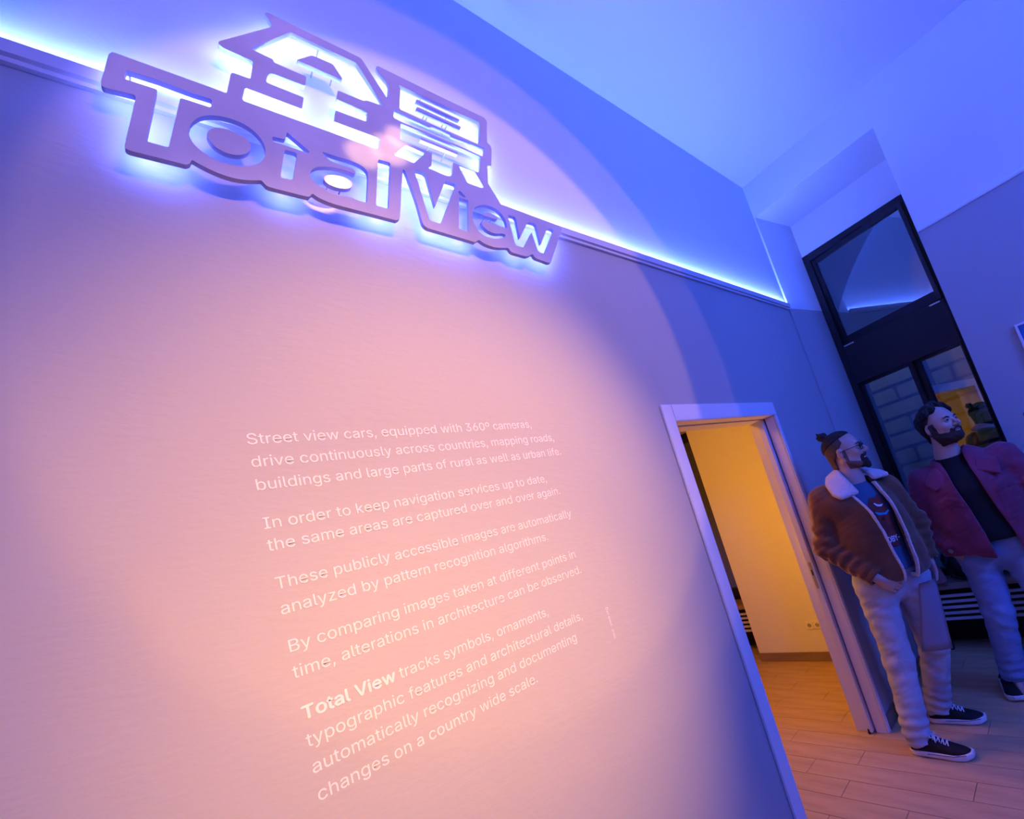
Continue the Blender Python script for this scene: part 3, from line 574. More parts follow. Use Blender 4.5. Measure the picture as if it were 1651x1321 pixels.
def text_loops(s, y0, z0, size, sx=1.0, rot=0.0, grow=0.0):
    loops = []; x = 0.0
    ca, sa = math.cos(rot), math.sin(rot)
    for ch in s:
        adv, pl = GL[ch]
        for L in pl:
            pts = []
            for i in range(0, len(L), 2):
                px, py = (x + L[i]) * size * sx / 1000, L[i + 1] * size / 1000
                pts.append((y0 + px * ca - py * sa, z0 + px * sa + py * ca))
            loops.append(pts)
        x += adv
    return loops


def text_plate(s, name, y0, z0, size, sx, parent, rot=0.0):
    # overlapping strokes (the letter k) are cut as separate pieces and joined, so the fill stays clean
    lay = ([], [], [])
    x = 0.0
    for ch in s:
        for j, L in enumerate(GL[ch][1]):
            lay[j if ch in 'kft' else 0].append([((x + L[i]) * size * sx / 1000, L[i + 1] * size / 1000) for i in range(0, len(L), 2)])
        x += GL[ch][0]
    ca, sa = math.cos(rot), math.sin(rot)
    f = lambda Ls: [[(y0 + p[0] * ca - p[1] * sa, z0 + p[0] * sa + p[1] * ca) for p in L] for L in Ls]
    a = plate(f(lay[0]), name, 0.0006, 0.0006, M['lettering'], parent)
    for q in (1, 2):
        if not lay[q]: continue
        b = plate(f(lay[q]), 'tmp', 0.0006, 0.0006 + 0.00004 * q, M['lettering'], parent)
        bmj = bmesh.new(); bmj.from_mesh(a.data); bmj.from_mesh(b.data); bmj.to_mesh(a.data); bmj.free()
        bpy.data.objects.remove(b)
    return a


def width(s): return sum(GL[c][0] for c in s) / 1000.0


PAR = empty('wall_text', (0, 0.62, 1.25), 'five pale paragraphs of lettering about street view cars on the pink-lit wall', 'lettering')
LINES = [("Street view cars, equipped with 360º cameras,", 2.049, 1.000), ("drive continuously across countries, mapping roads,", 1.993, 1.084),
         ("buildings and large parts of rural as well as urban life.", 1.937, 1.097), ("In order to keep navigation services up to date,", 1.845, 0.999),
         ("the same areas are captured over and over again.", 1.794, 1.042), ("These publicly accessible images are automatically", 1.706, 1.061),
         ("analyzed by pattern recognition algorithms.", 1.649, 0.936), ("By comparing images taken at different points in", 1.565, 1.029),
         ("time, alterations in architecture can be observed.", 1.509, 1.034), ("Total View tracks symbols, ornaments,", 1.420, 0.857),
         ("typographic features and architectural details,", 1.364, 0.984), ("automatically recognizing and documenting", 1.309, 0.937),
         ("changes on a country wide scale.", 1.253, 0.758)]
FS = 0.0525
for (s, z, y1) in LINES:
    y0 = 0.178
    if s.startswith('Total View'):
        kb = 1.10
        wt = width('Total View') * kb + width(' tracks symbols, ornaments,')
        sx = (y1 - y0) / (wt * FS)
        a = plate(text_loops('Total View', y0, z, FS, sx * kb), 'text_line', 0.0006, 0.0006, M['lettering'], PAR)
        # heavier weight: the same outlines drawn again, nudged
        for qq, (dy, dz) in enumerate(((0.0022, 0), (0.0011, 0.0011), (0.0011, -0.0011))):
            b = plate(text_loops('Total View', y0 + dy, z + dz, FS, sx * kb), 'tmp', 0.0006, 0.00065 + 0.00006 * qq, M['lettering'], PAR)
            bmj = bmesh.new(); bmj.from_mesh(a.data); bmj.from_mesh(b.data); bmj.to_mesh(a.data); bmj.free()
            bpy.data.objects.remove(b)
        a['label'] = 'bold words Total View'
        text_plate(' tracks symbols, ornaments,', 'text_line', y0 + width('Total View') * kb * FS * sx, z, FS, sx, PAR)
    else:
        sx = (y1 - y0) / (width(s) * FS)
        text_plate(s, 'text_line', y0, z, FS, sx, PAR)
side = plate(text_loops('total-view.org', 1.099, 1.256, 0.0235, 1.0, math.pi / 2), 'web_address', 0.0006, 0.0006, M['lettering'], None)
props(side, 'small vertical web address lettering right of the paragraphs', 'lettering')

# ================================================================== soft shapes (people, clothes, bags): signed-distance fields meshed on a grid
def _v(p): return np.array(p, dtype=np.float32)


def cap(P, a, b, r1, r2=None, flat=None):
    """tapered capsule; flat=(direction, factor) squashes it along a direction"""
    a = _v(a); b = _v(b); r2 = r1 if r2 is None else r2
    if flat is not None:
        d = _v(flat[0]); d = d / np.linalg.norm(d); k = flat[1]
        # scale space along d by 1/k
        P = P + ((P - a) @ d)[:, None] * d * (1 / k - 1)
        b = b + np.dot(b - a, d) * d * (1 / k - 1)
    ba = b - a; l2 = float(ba @ ba) + 1e-9
    pa = P - a
    t = np.clip((pa @ ba) / l2, 0, 1)
    return np.linalg.norm(pa - t[:, None] * ba, axis=1) - (r1 + (r2 - r1) * t)


def ell(P, c, r, R=None):
    q = P - _v(c)
    if R is not None: q = q @ R            # columns of R are the local axes
    r = _v(r); k0 = np.linalg.norm(q / r, axis=1) + 1e-6; k1 = np.linalg.norm(q / (r * r), axis=1) + 1e-6
    return k0 * (k0 - 1) / k1


def rbox(P, c, h, R=None, r=0.01):
    q = P - _v(c)
    if R is not None: q = q @ R
    d = np.abs(q) - (_v(h) - r)
    return np.linalg.norm(np.maximum(d, 0), axis=1) + np.minimum(d.max(1), 0) - r


def un(k, *ds):
    o = ds[0]
    for d in ds[1:]:
        h = np.clip(0.5 + 0.5 * (d - o) / k, 0, 1)
        o = d * (1 - h) + o * h - k * h * (1 - h)
    return o


def sub(k, a, b):
    h = np.clip(0.5 - 0.5 * (a + b) / k, 0, 1)
    return a * (1 - h) + (-b) * h + k * h * (1 - h)


def inter(k, a, b):
    h = np.clip(0.5 - 0.5 * (b - a) / k, 0, 1)
    return b * (1 - h) + a * h + k * h * (1 - h)


def frame(f, up=(0, 0, 1)):
    """axes (right, forward, up) as columns from a forward direction"""
    f = _v(f); f = f / np.linalg.norm(f); u = _v(up); r = np.cross(f, u); r /= np.linalg.norm(r); u = np.cross(r, f)
    return np.stack([r, f, u], 1).astype(np.float32)


def sdf_mesh(name, fn, lo, hi, h, m, parent, smooth=True, relax=1):
    lo = _v(lo); hi = _v(hi); B = 10
    n = np.ceil((hi - lo) / h).astype(int); nb = (n + B - 1) // B; n = nb * B
    F = np.full(tuple(n + 1), 1.0, np.float32)
    # coarse pass: find blocks near the surface
    cc = np.stack(np.meshgrid(*[(np.arange(k) + 0.5) * B * h for k in nb], indexing='ij'), -1).reshape(-1, 3).astype(np.float32) + lo
    fc = fn(cc); near = (np.abs(fc) < B * h * 1.25).reshape(tuple(nb)); F_s = fc.reshape(tuple(nb))
    for i, j, k in np.argwhere(~near):
        F[i * B:i * B + B + 1, j * B:j * B + B + 1, k * B:k * B + B + 1] = np.sign(F_s[i, j, k]) * 1.0
    loc = np.stack(np.meshgrid(*[np.arange(B + 1)] * 3, indexing='ij'), -1).reshape(-1, 3)
    act = np.argwhere(near)
    for s in range(0, len(act), 120):
        ch = act[s:s + 120]
        idx = (ch[:, None, :] * B + loc[None]).reshape(-1, 3)
        v = fn(idx.astype(np.float32) * h + lo)
        F[idx[:, 0], idx[:, 1], idx[:, 2]] = v
    F[0] = F[-1] = 1; F[:, 0] = F[:, -1] = 1; F[:, :, 0] = F[:, :, -1] = 1
    S = F < 0
    c8 = sum(S[a:n[0] + a, b:n[1] + b, c:n[2] + c].astype(np.int8) for a in (0, 1) for b in (0, 1) for c in (0, 1))
    cells = np.argwhere((c8 > 0) & (c8 < 8))
    vid = np.full(tuple(n), -1, np.int32); vid[cells[:, 0], cells[:, 1], cells[:, 2]] = np.arange(len(cells))
    acc = np.zeros((len(cells), 3)); cnt = np.zeros(len(cells))
    cor = [(a, b, c) for a in (0, 1) for b in (0, 1) for c in (0, 1)]
    for x in cor:
        for ax in range(3):
            if x[ax]: continue
            y = list(x); y[ax] = 1
            fa = F[cells[:, 0] + x[0], cells[:, 1] + x[1], cells[:, 2] + x[2]]; fb = F[cells[:, 0] + y[0], cells[:, 1] + y[1], cells[:, 2] + y[2]]
            mk = (fa < 0) != (fb < 0)
            t = np.where(mk, fa / np.where(mk, fa - fb, 1), 0)
            t = np.clip(t, 0, 1)
            p = np.tile(np.array(x, float), (len(cells), 1)); p[:, ax] += t
            acc[mk] += p[mk]; cnt[mk] += 1
    V = (cells + acc / np.maximum(cnt, 1)[:, None]) * h + lo
    quads = []
    for ax in range(3):
        o1, o2 = [(1, 2), (2, 0), (0, 1)][ax]
        A = S[tuple(slice(0, -1) if a == ax else slice(None) for a in range(3))]
        Bq = S[tuple(slice(1, None) if a == ax else slice(None) for a in range(3))]
        e = np.argwhere(A != Bq)
        e = e[(e[:, o1] > 0) & (e[:, o2] > 0) & (e[:, o1] < n[o1]) & (e[:, o2] < n[o2])]
        flip = S[e[:, 0], e[:, 1], e[:, 2]]
        q = []
        for da, db in ((0, 0), (1, 0), (1, 1), (0, 1)):
            c = e.copy(); c[:, o1] -= 1 - da; c[:, o2] -= 1 - db
            q.append(vid[c[:, 0], c[:, 1], c[:, 2]])
        q = np.stack(q, 1); q[~flip] = q[~flip][:, ::-1]
        quads.append(q[(q >= 0).all(1)])
    Q = np.concatenate(quads)
    for _ in range(relax):
        sm = np.zeros_like(V); ct = np.zeros(len(V))
        for a in range(4):
            b = (a + 1) % 4
            np.add.at(sm, Q[:, a], V[Q[:, b]]); np.add.at(ct, Q[:, a], 1)
            np.add.at(sm, Q[:, b], V[Q[:, a]]); np.add.at(ct, Q[:, b], 1)
        V = 0.5 * V + 0.5 * sm / np.maximum(ct, 1)[:, None]
    me = bpy.data.meshes.new(name)
    me.vertices.add(len(V)); me.vertices.foreach_set('co', V.astype(np.float32).ravel())
    me.loops.add(len(Q) * 4); me.loops.foreach_set('vertex_index', Q.astype(np.int32).ravel())
    me.polygons.add(len(Q)); me.polygons.foreach_set('loop_start', np.arange(0, len(Q) * 4, 4, dtype=np.int32))
    me.polygons.foreach_set('use_smooth', [smooth] * len(Q))
    me.update(); me.validate()
    # drop specks
    return link(name, me, m, parent)


def bbox(pts, pad):
    a = np.array(pts); return a.min(0) - pad, a.max(0) + pad


# materials of the figures
M['skin'] = mat('skin', (0.50, 0.32, 0.27), 0.5, 0.03, 60, spec=0.4)
M['hair_dark'] = mat('dark_hair', (0.018, 0.012, 0.011), 0.6, 0.6, 120, spec=0.3)
M['hair_brown'] = mat('brown_hair', (0.085, 0.055, 0.042), 0.65, 0.5, 120)
M['beard'] = mat('beard', (0.035, 0.020, 0.018), 0.8, 0.7, 160)
M['suede'] = mat('brown_suede', (0.15, 0.050, 0.022), 0.85, 0.25, 30, 0.35, 7, sheen=0.3)
M['shearling'] = mat('shearling', (0.66, 0.58, 0.60), 0.95, 0.9, 130, sheen=0.4)
M['tee_blue'] = mat('blue_tee', (0.045, 0.105, 0.20), 0.9, 0.1, 40)
M['print_brown'] = mat('print_brown', (0.20, 0.035, 0.028), 0.8, var=0.3, vscale=30)
M['print_white'] = mat('print_white', (0.70, 0.66, 0.74), 0.8)
M['print_cyan'] = mat('print_cyan', (0.03, 0.30, 0.50), 0.8)
M['denim'] = mat('light_denim', (0.46, 0.48, 0.58), 0.9, 0.22, 60, 0.25, 9)
M['denim2'] = mat('faded_blue_denim', (0.24, 0.35, 0.62), 0.9, 0.22, 60, 0.25, 8)
M['canvas_black'] = mat('black_canvas', (0.012, 0.011, 0.014), 0.75, 0.1, 60)
M['rubber_white'] = mat('white_rubber', (0.72, 0.70, 0.74), 0.5)
M['lace'] = mat('white_lace', (0.78, 0.75, 0.80), 0.8)
M['wine'] = mat('wine_cotton', (0.235, 0.035, 0.085), 0.8, 0.2, 45, 0.3, 6, sheen=0.15)
M['black_tee'] = mat('black_tee', (0.006, 0.006, 0.009), 0.85, 0.15, 30)
M['black_bag'] = mat('black_bag', (0.008, 0.008, 0.012), 0.6, 0.2, 30)
M['paper'] = mat('pale_paper', (0.42, 0.44, 0.58), 0.7)
M['scarf'] = mat('wine_scarf', (0.34, 0.14, 0.15), 0.95, 0.6, 90, 0.4, 40)
M['eye_white'] = mat('eye_white', (0.34, 0.29, 0.30), 0.35)
M['iris'] = mat('iris', (0.03, 0.02, 0.015), 0.2)
M['lip'] = mat('lip', (0.28, 0.11, 0.10), 0.5)


def head_field(C, R, s=1.0, neck=None):
    """C head centre (between the ears), R columns right/forward/up"""
    def L(x, y, z): return _v(C) + R @ (_v((x, y, z)) * s)

    def f(P):
        skull = ell(P, L(0, -0.012, 0.040), _v((0.074, 0.096, 0.086)) * s, R)
        face = ell(P, L(0, 0.030, -0.018), _v((0.060, 0.062, 0.088)) * s, R)
        jaw = cap(P, L(0, 0.064, -0.092), L(0, 0.030, -0.070), 0.024 * s, 0.044 * s)
        jl = cap(P, L(-0.030, 0.045, -0.086), L(-0.054, -0.008, -0.050), 0.018 * s, 0.018 * s)
        jr = cap(P, L(0.030, 0.045, -0.086), L(0.054, -0.008, -0.050), 0.018 * s, 0.018 * s)
        d = un(0.025 * s, skull, face, jaw, jl, jr)
        brow = cap(P, L(-0.030, 0.080, 0.024), L(0.030, 0.080, 0.024), 0.012 * s, 0.012 * s)
        cheek = un(0.01, ell(P, L(-0.038, 0.066, -0.022), _v((0.022, 0.020, 0.022)) * s, R), ell(P, L(0.038, 0.066, -0.022), _v((0.022, 0.020, 0.022)) * s, R))
        d = un(0.016 * s, d, brow, cheek)
        for sx in (-1, 1):
            d = sub(0.012 * s, d, ell(P, L(sx * 0.031, 0.098, 0.005), _v((0.015, 0.014, 0.010)) * s, R))
        nose = un(0.006, cap(P, L(0, 0.088, 0.014), L(0, 0.118, -0.024), 0.0075 * s, 0.0100 * s), cap(P, L(0, 0.118, -0.025), L(0, 0.100, -0.032), 0.009 * s, 0.009 * s))
        wing = un(0.005, ell(P, L(-0.011, 0.100, -0.030), _v((0.009, 0.011, 0.008)) * s, R), ell(P, L(0.011, 0.100, -0.030), _v((0.009, 0.011, 0.008)) * s, R))
        d = un(0.007 * s, d, nose, wing)
        lips = un(0.003, cap(P, L(-0.018, 0.088, -0.056), L(0.018, 0.088, -0.056), 0.006 * s), cap(P, L(-0.012, 0.088, -0.065), L(0.012, 0.088, -0.065), 0.007 * s))
        d = un(0.008 * s, d, lips)
        chin = ell(P, L(0, 0.083, -0.092), _v((0.020, 0.014, 0.016)) * s, R)
        d = un(0.012 * s, d, chin)
        for sx in (-1, 1):
            ear = ell(P, L(sx * 0.077, -0.012, -0.004), _v((0.009, 0.019, 0.032)) * s, R)
            ear = sub(0.004, ear, ell(P, L(sx * 0.086, -0.006, 0.000), _v((0.006, 0.010, 0.018)) * s, R))
            d = un(0.006 * s, d, ear)
        if neck is not None:
            d = un(0.02, d, cap(P, L(0, -0.022, -0.040), neck, 0.055 * s, 0.060 * s))
        return d
    return f, L


def hand_field(P, w, d, n, curl=0.5, s=1.0):
    """w wrist, d direction of the fingers, n back-of-hand normal; five fingers"""
    w = _v(w); d = _v(d); d /= np.linalg.norm(d); n = _v(n); n = n - d * float(n @ d); n /= np.linalg.norm(n); t = np.cross(n, d)
    palm = w + d * 0.052 * s
    Rm = np.stack([t, d, n], 1)
    o = un(0.012, ell(P, palm, _v((0.042, 0.056, 0.017)) * s, Rm), cap(P, w - d * 0.02, w + d * 0.03, 0.027 * s, 0.028 * s))
    for k, (off, ln) in enumerate(((-0.030, 0.060), (-0.010, 0.074), (0.010, 0.080), (0.030, 0.070))):
        b0 = palm + t * off * s + d * 0.040 * s
        a1 = curl * 0.8; a2 = curl * 1.9
        b1 = b0 + (d * math.cos(a1) - n * math.sin(a1)) * ln * 0.5 * s
        b2 = b1 + (d * math.cos(a2) - n * math.sin(a2)) * ln * 0.5 * s
        o = un(0.004, o, un(0.003, cap(P, b0 - d * 0.012, b1, 0.0092 * s, 0.0085 * s), cap(P, b1, b2, 0.0085 * s, 0.0070 * s)))
    th0 = w + d * 0.022 * s + t * 0.030 * s; th1 = th0 + (d * 0.75 + t * 0.62 - n * 0.25) * 0.042 * s; th2 = th1 + (d * 0.95 + t * 0.1 - n * 0.3) * 0.032 * s
    o = un(0.008, o, cap(P, th0, th1, 0.0125 * s, 0.0105 * s)); o = un(0.003, o, cap(P, th1, th2, 0.0105 * s, 0.008 * s))
    return o


def folds(P, a, b, amp, freq, ph=0.0, c=None, w=0.12):
    """creases running around the limb a-b, fading away from point c"""
    a = _v(a); b = _v(b); ba = b - a; L = np.linalg.norm(ba); u = ba / L
    q = P - a; t = q @ u; side = q - t[:, None] * u
    warp = 0.9 * np.sin(side[:, 0] * 38 + ph) + 0.8 * np.sin(side[:, 1] * 31 + ph * 2) + 0.4 * np.sin(side[:, 2] * 40)
    s = np.sin(t * freq + warp + ph)
    s = np.sign(s) * np.abs(s) ** 0.8
    g = np.exp(-np.sum((P - _v(c)) ** 2, 1) / (w * w)) if c is not None else 1.0
    return amp * s * g


def crinkle(P, amp, ph):
    """irregular cloth creases: ridged sum of warped waves"""
    x, y, z = P[:, 0], P[:, 1], P[:, 2]
    a = np.sin(38 * z + 21 * x - 17 * y + 2.2 * np.sin(19 * x + 13 * z + ph) + ph)
    b = np.sin(55 * z - 34 * x + 29 * y + 1.8 * np.sin(27 * z - 15 * y + 2 * ph) + 2 * ph)
    return amp * (np.abs(a) ** 0.7 * np.sign(a) * 0.5 + (0.6 - np.abs(b) ** 0.6) * 0.6)


def shoe(parent, heel, toe, lab, lace=True, style='canvas', groundz=0.0):
    """low shoe from heel to toe on the floor"""
    heel = _v((heel[0], heel[1], groundz)); toe = _v((toe[0], toe[1], groundz)); f = toe - heel; L = np.linalg.norm(f); R = frame(f)
    def W(x, y, z): return heel + R @ _v((x, y, z))
    r = bpy.data.objects.new(lab, None)
    lo, hi = bbox([W(-0.06, -0.03, -0.01), W(0.06, -0.03, 0.13), W(-0.06, L + 0.03, 0), W(0.06, L + 0.03, 0.13)], 0.03)

    def last(P, g=0.0, zt=0.0):
        q = (P - heel) @ R; y = q[:, 1] / L
        w = np.interp(y, [-0.02, 0.08, 0.3, 0.5, 0.72, 0.9, 1.02], [0.020, 0.034, 0.034, 0.037, 0.047, 0.040, 0.016]) + g
        ed = np.maximum(np.abs(q[:, 0] - 0.006 * np.sin(y * 3.1)) - w, np.maximum(-q[:, 1] + 0.0 - g, q[:, 1] - L - g))
        return q, y, ed
    def sole_f(P):
        q, y, ed = last(P, 0.004); top = 0.030 if style == 'canvas' else np.interp(y, [0, 0.3, 0.5, 1.0], [0.042, 0.034, 0.030, 0.028]) 
        bot = 0.002 + 0.012 * np.clip((y - 0.82) / 0.2, 0, 1) ** 2
        return inter(0.004, ed, np.maximum(q[:, 2] - top - 0.010 * np.clip((y - 0.8) / 0.2, 0, 1), bot - q[:, 2]))
    def upper_f(P):
        q, y, ed = last(P, -0.002)
        top = np.interp(y, [-0.05, 0.0, 0.12, 0.30, 0.42, 0.62, 0.85, 1.0], [0.085, 0.085, 0.078, 0.080, 0.094, 0.072, 0.056, 0.040])
        top = top - (np.abs(q[:, 0]) / 0.045) ** 2 * 0.020
        return inter(0.012, ed, np.maximum(q[:, 2] - top, 0.012 - q[:, 2]))
    return W, R, L, sole_f, upper_f, lo, hi


def build_shoe(parent, name_label, heel, toe, style='canvas'):
    W, R, L, sf, uf, lo, hi = shoe(parent, heel, toe, 'x', style=style)
    up = sdf_mesh('shoe', uf, lo, hi, 0.0045, M['canvas_black'], parent)
    sdf_mesh('sole', sf, lo, hi, 0.0045, M['rubber_white'], up)
    if style == 'canvas':
        bm = bmesh.new()
        for k in range(4):
            y = L * (0.44 + 0.062 * k); z = 0.094 - 0.0055 * k - (0.004 if k > 1 else 0)
            w = 0.018 + 0.001 * k
            tube(bm, [W(-w - 0.006, y, z - 0.008), W(-w * 0.5, y + 0.004, z + 0.003), W(w * 0.5, y + 0.010, z + 0.003), W(w + 0.006, y + 0.013, z - 0.008)], 0.0032, 6)
            tube(bm, [W(w + 0.004, y, z - 0.006), W(0, y + 0.006, z + 0.006), W(-w - 0.004, y + 0.012, z - 0.008)], 0.0028, 6)
        for sx in (-1, 1):
            tube(bm, [W(0, L * 0.42, 0.104), W(sx * 0.02, L * 0.40, 0.112), W(sx * 0.036, L * 0.43, 0.104), W(sx * 0.02, L * 0.45, 0.098), W(0, L * 0.43, 0.104)], 0.0028, 6)
            tube(bm, [W(0, L * 0.42, 0.104), W(sx * 0.022, L * 0.47, 0.100), W(sx * 0.040, L * 0.50, 0.084)], 0.0026, 6)
        bm_obj('lace', bm, M['lace'], up, True)
        bm = bmesh.new()
        vs = [bm.verts.new(W(*p)) for p in ((0.0395, L * 0.50, 0.049), (0.0395, L * 0.58, 0.049), (0.0385, L * 0.58, 0.056), (0.0385, L * 0.50, 0.056))]
        bm.faces.new(vs); bmesh.ops.solidify(bm, geom=bm.faces[:], thickness=0.004)
        bm_obj('side_tag', bm, M['rubber_white'], up)
        bm = bmesh.new()  # dark line round the sole
        tube(bm, [W(0.049, L * 0.30, 0.024), W(0.050, L * 0.5, 0.024), W(0.055, L * 0.72, 0.027), W(0.046, L * 0.92, 0.034)], 0.0014, 5)
        bm_obj('foxing_stripe', bm, M['canvas_black'], up)
    else:
        bm = bmesh.new()
        for sx in (-1, 1):
            tube(bm, [W(sx * 0.036, L * 0.10, 0.030), W(sx * 0.037, L * 0.32, 0.070), W(sx * 0.041, L * 0.60, 0.034)], [0.004, 0.007, 0.004], 6)
        bm_obj('side_flash', bm, M['rubber_white'], up, True)
    return up


# ================================================================== the man in the brown jacket
p1 = empty('person', (0.28, 2.93, 0), 'man with hair bun and glasses in brown shearling-collared jacket, hand in pocket, beside doorway', 'person')
CH = frame((0.78, -0.62, 0.0))           # chest faces between the room and the camera
CC = _v((0.315, 2.925, 0))


def c1(r, f, z): return CC + CH @ _v((r, f, 0)) + _v((0, 0, z))


HC = _v((0.335, 2.925, 1.665)); HR = frame((0.985, 0.10, 0.06))
hf, HL = head_field(HC, HR, 0.97, neck=(0.315, 2.935, 1.50))
RS, RE, RW = c1(-0, 0, 0), None, None
RSH = _v((0.165, 2.835, 1.435)); REL = _v((0.105, 2.785, 1.165)); RWR = _v((0.318, 2.738, 0.968))
LSH = _v((0.418, 3.060, 1.405)); LEL = _v((0.485, 3.125, 1.165)); LWR = _v((0.500, 3.060, 0.965))
RHIP = _v((0.245, 2.865, 0.90)); RKN = _v((0.240, 2.845, 0.480)); RAN = _v((0.212, 2.790, 0.085))
LHIP = _v((0.405, 2.985, 0.90)); LKN = _v((0.375, 3.055, 0.480)); LAN = _v((0.248, 3.138, 0.085))


def p1_body(P):
    d = hf(P)
    t = un(0.05, cap(P, c1(-0.07, 0, 1.36), c1(0.07, 0, 1.36), 0.070), cap(P, c1(0, -0.01, 1.30), c1(0, 0, 0.98), 0.120, 0.095), cap(P, c1(-0.06, 0, 0.94), c1(0.06, 0, 0.94), 0.085))
    d = un(0.04, d, t, cap(P, (0.315, 2.935, 1.51), c1(0, 0, 1.38), 0.058, 0.070))
    for sh, el, wr in ((RSH, REL, RWR), (LSH, LEL, LWR)):
        d = un(0.03, d, cap(P, sh, el, 0.050, 0.040), cap(P, el, wr, 0.040, 0.027))
    d = un(0.01, d, hand_field(P, RWR + _v((0.004, 0.002, -0.004)), _v((0.55, 0.50, -0.66)), _v((0.3, -1, 0.1)), 0.45), hand_field(P, LWR, _v((0.05, -0.10, -1)), _v((0.6, 0.6, 0)), 0.6))
    for hp, kn, an in ((RHIP, RKN, RAN), (LHIP, LKN, LAN)):
        d = un(0.03, d, cap(P, hp, kn, 0.075, 0.048), cap(P, kn, an, 0.048, 0.034))
        d = un(0.01, d, cap(P, an - _v((0, 0, 0.02)), an + _v((0.11, 0.0, -0.050)), 0.030, 0.018))
    return d


sdf_mesh('body', p1_body, (-0.05, 2.62, 0.0), (0.72, 3.30, 1.85), 0.0055, M['skin'], p1)

# jeans
def jeans(P, hips, rhip, rkn, ran, lhip, lkn, lan, w=1.0, amp=1.0, seat_f=None):
    d = un(0.05, *[cap(P, a, b, r1, r2) for (a, b, r1, r2) in hips])
    for i, (hp, kn, an) in enumerate(((rhip, rkn, ran), (lhip, lkn, lan))):
        th = cap(P, hp, kn, 0.100 * w, 0.073 * w); sh = cap(P, kn, an, 0.073 * w, 0.066 * w)
        leg = un(0.03, th, sh)
        leg = leg + folds(P, hp, an, 0.0045 * amp, 70, 1.3 * i, kn, 0.12) + folds(P, kn, an, 0.0062 * amp, 110, 0.7 + i, an + _v((0, 0, 0.04)), 0.12) + folds(P, hp, kn, 0.0042 * amp, 95, 2.2 + i, hp - _v((0, 0, 0.09)), 0.13)
        leg = leg + crinkle(P, 0.0040 * amp, 0.5 + i)
        d = un(0.02, d, leg)
    return d


def p1_jeans(P):
    hips = [(c1(-0.065, 0.0, 0.965), c1(0.065, 0.0, 0.965), 0.115, 0.115), (c1(-0.07, -0.01, 0.88), c1(0.07, -0.01, 0.88), 0.108, 0.108)]
    d = jeans(P, hips, RHIP, RKN, RAN, LHIP, LKN, LAN)
    d = np.maximum(d, P[:, 2] - 1.04)
    d = np.maximum(d, 0.045 + 0.02 * np.sin(P[:, 0] * 30) - P[:, 2])
    # fly seam and pocket line
    q = (P - CC) @ CH
    d = d + 0.004 * np.exp(-((q[:, 0] - 0.005) / 0.005) ** 2) * (q[:, 1] > 0) * (P[:, 2] > 0.80)
    return d


jn = sdf_mesh('jeans', p1_jeans, (0.0, 2.62, 0.03), (0.62, 3.32, 1.06), 0.0055, M['denim'], p1)

# T-shirt with its worn print
def p1_tee_raw(P):
    t = un(0.05, cap(P, c1(-0.075, 0.0, 1.365), c1(0.08, 0.0, 1.37), 0.088), cap(P, c1(0, 0.0, 1.28), c1(0, 0.005, 0.98), 0.138, 0.132), cap(P, c1(-0.06, 0.005, 0.96), c1(0.06, 0.005, 0.96), 0.118))
    t = un(0.03, t, cap(P, (0.318, 2.930, 1.485), c1(0, 0, 1.38), 0.064, 0.09))
    t = t + folds(P, c1(0, 0, 1.4), c1(0.1, 0, 0.9), 0.0022, 34, 0.5)
    return t


def p1_tee(P):
    t = np.maximum(p1_tee_raw(P), P[:, 2] - 1.478 - 0.12 * (((P - _v((0.318, 2.93, 0))) @ CH)[:, 1] * -1))
    return np.maximum(t, 0.965 - P[:, 2])


tee = sdf_mesh('t_shirt', p1_tee, (0.02, 2.62, 0.90), (0.62, 3.22, 1.58), 0.006, M['tee_blue'], p1)


def on_surface(fn, o, d, n=60, step=0.01):
    """first hit of a ray with a field"""
    o = _v(o); d = _v(d); d /= np.linalg.norm(d); ts = np.linspace(0, 0.5, 400, dtype=np.float32)
    v = fn(o + ts[:, None] * d)
    i = np.argmax(v < 0)
    return o + d * ts[i]


def patch(name, fn, outline, z0, r0, Rm, C, m, parent, lift=0.003, n=16):
    """flat print laid on a garment: outline in (right, up) metres"""
    P2 = [Vector(p) for p in outline]
    bm = bmesh.new(); vs = [bm.verts.new((p.x, p.y, 0)) for p in P2]; bm.faces.new(vs)
    bmesh.ops.triangulate(bm, faces=bm.faces[:])
    for _ in range(2): bmesh.ops.subdivide_edges(bm, edges=[e for e in bm.edges if e.calc_length() > 0.018], cuts=1)
    bmesh.ops.triangulate(bm, faces=bm.faces[:])
    for v in bm.verts:
        o = _v(C) + Rm @ _v((r0 + v.co.x, 0.35, 0)) + _v((0, 0, z0 + v.co.y))
        h = on_surface(fn, o, -Rm[:, 1])
        v.co = Vector(h + Rm[:, 1] * lift)
    bmesh.ops.solidify(bm, geom=bm.faces[:], thickness=0.001)
    return bm_obj(name, bm, m, parent)


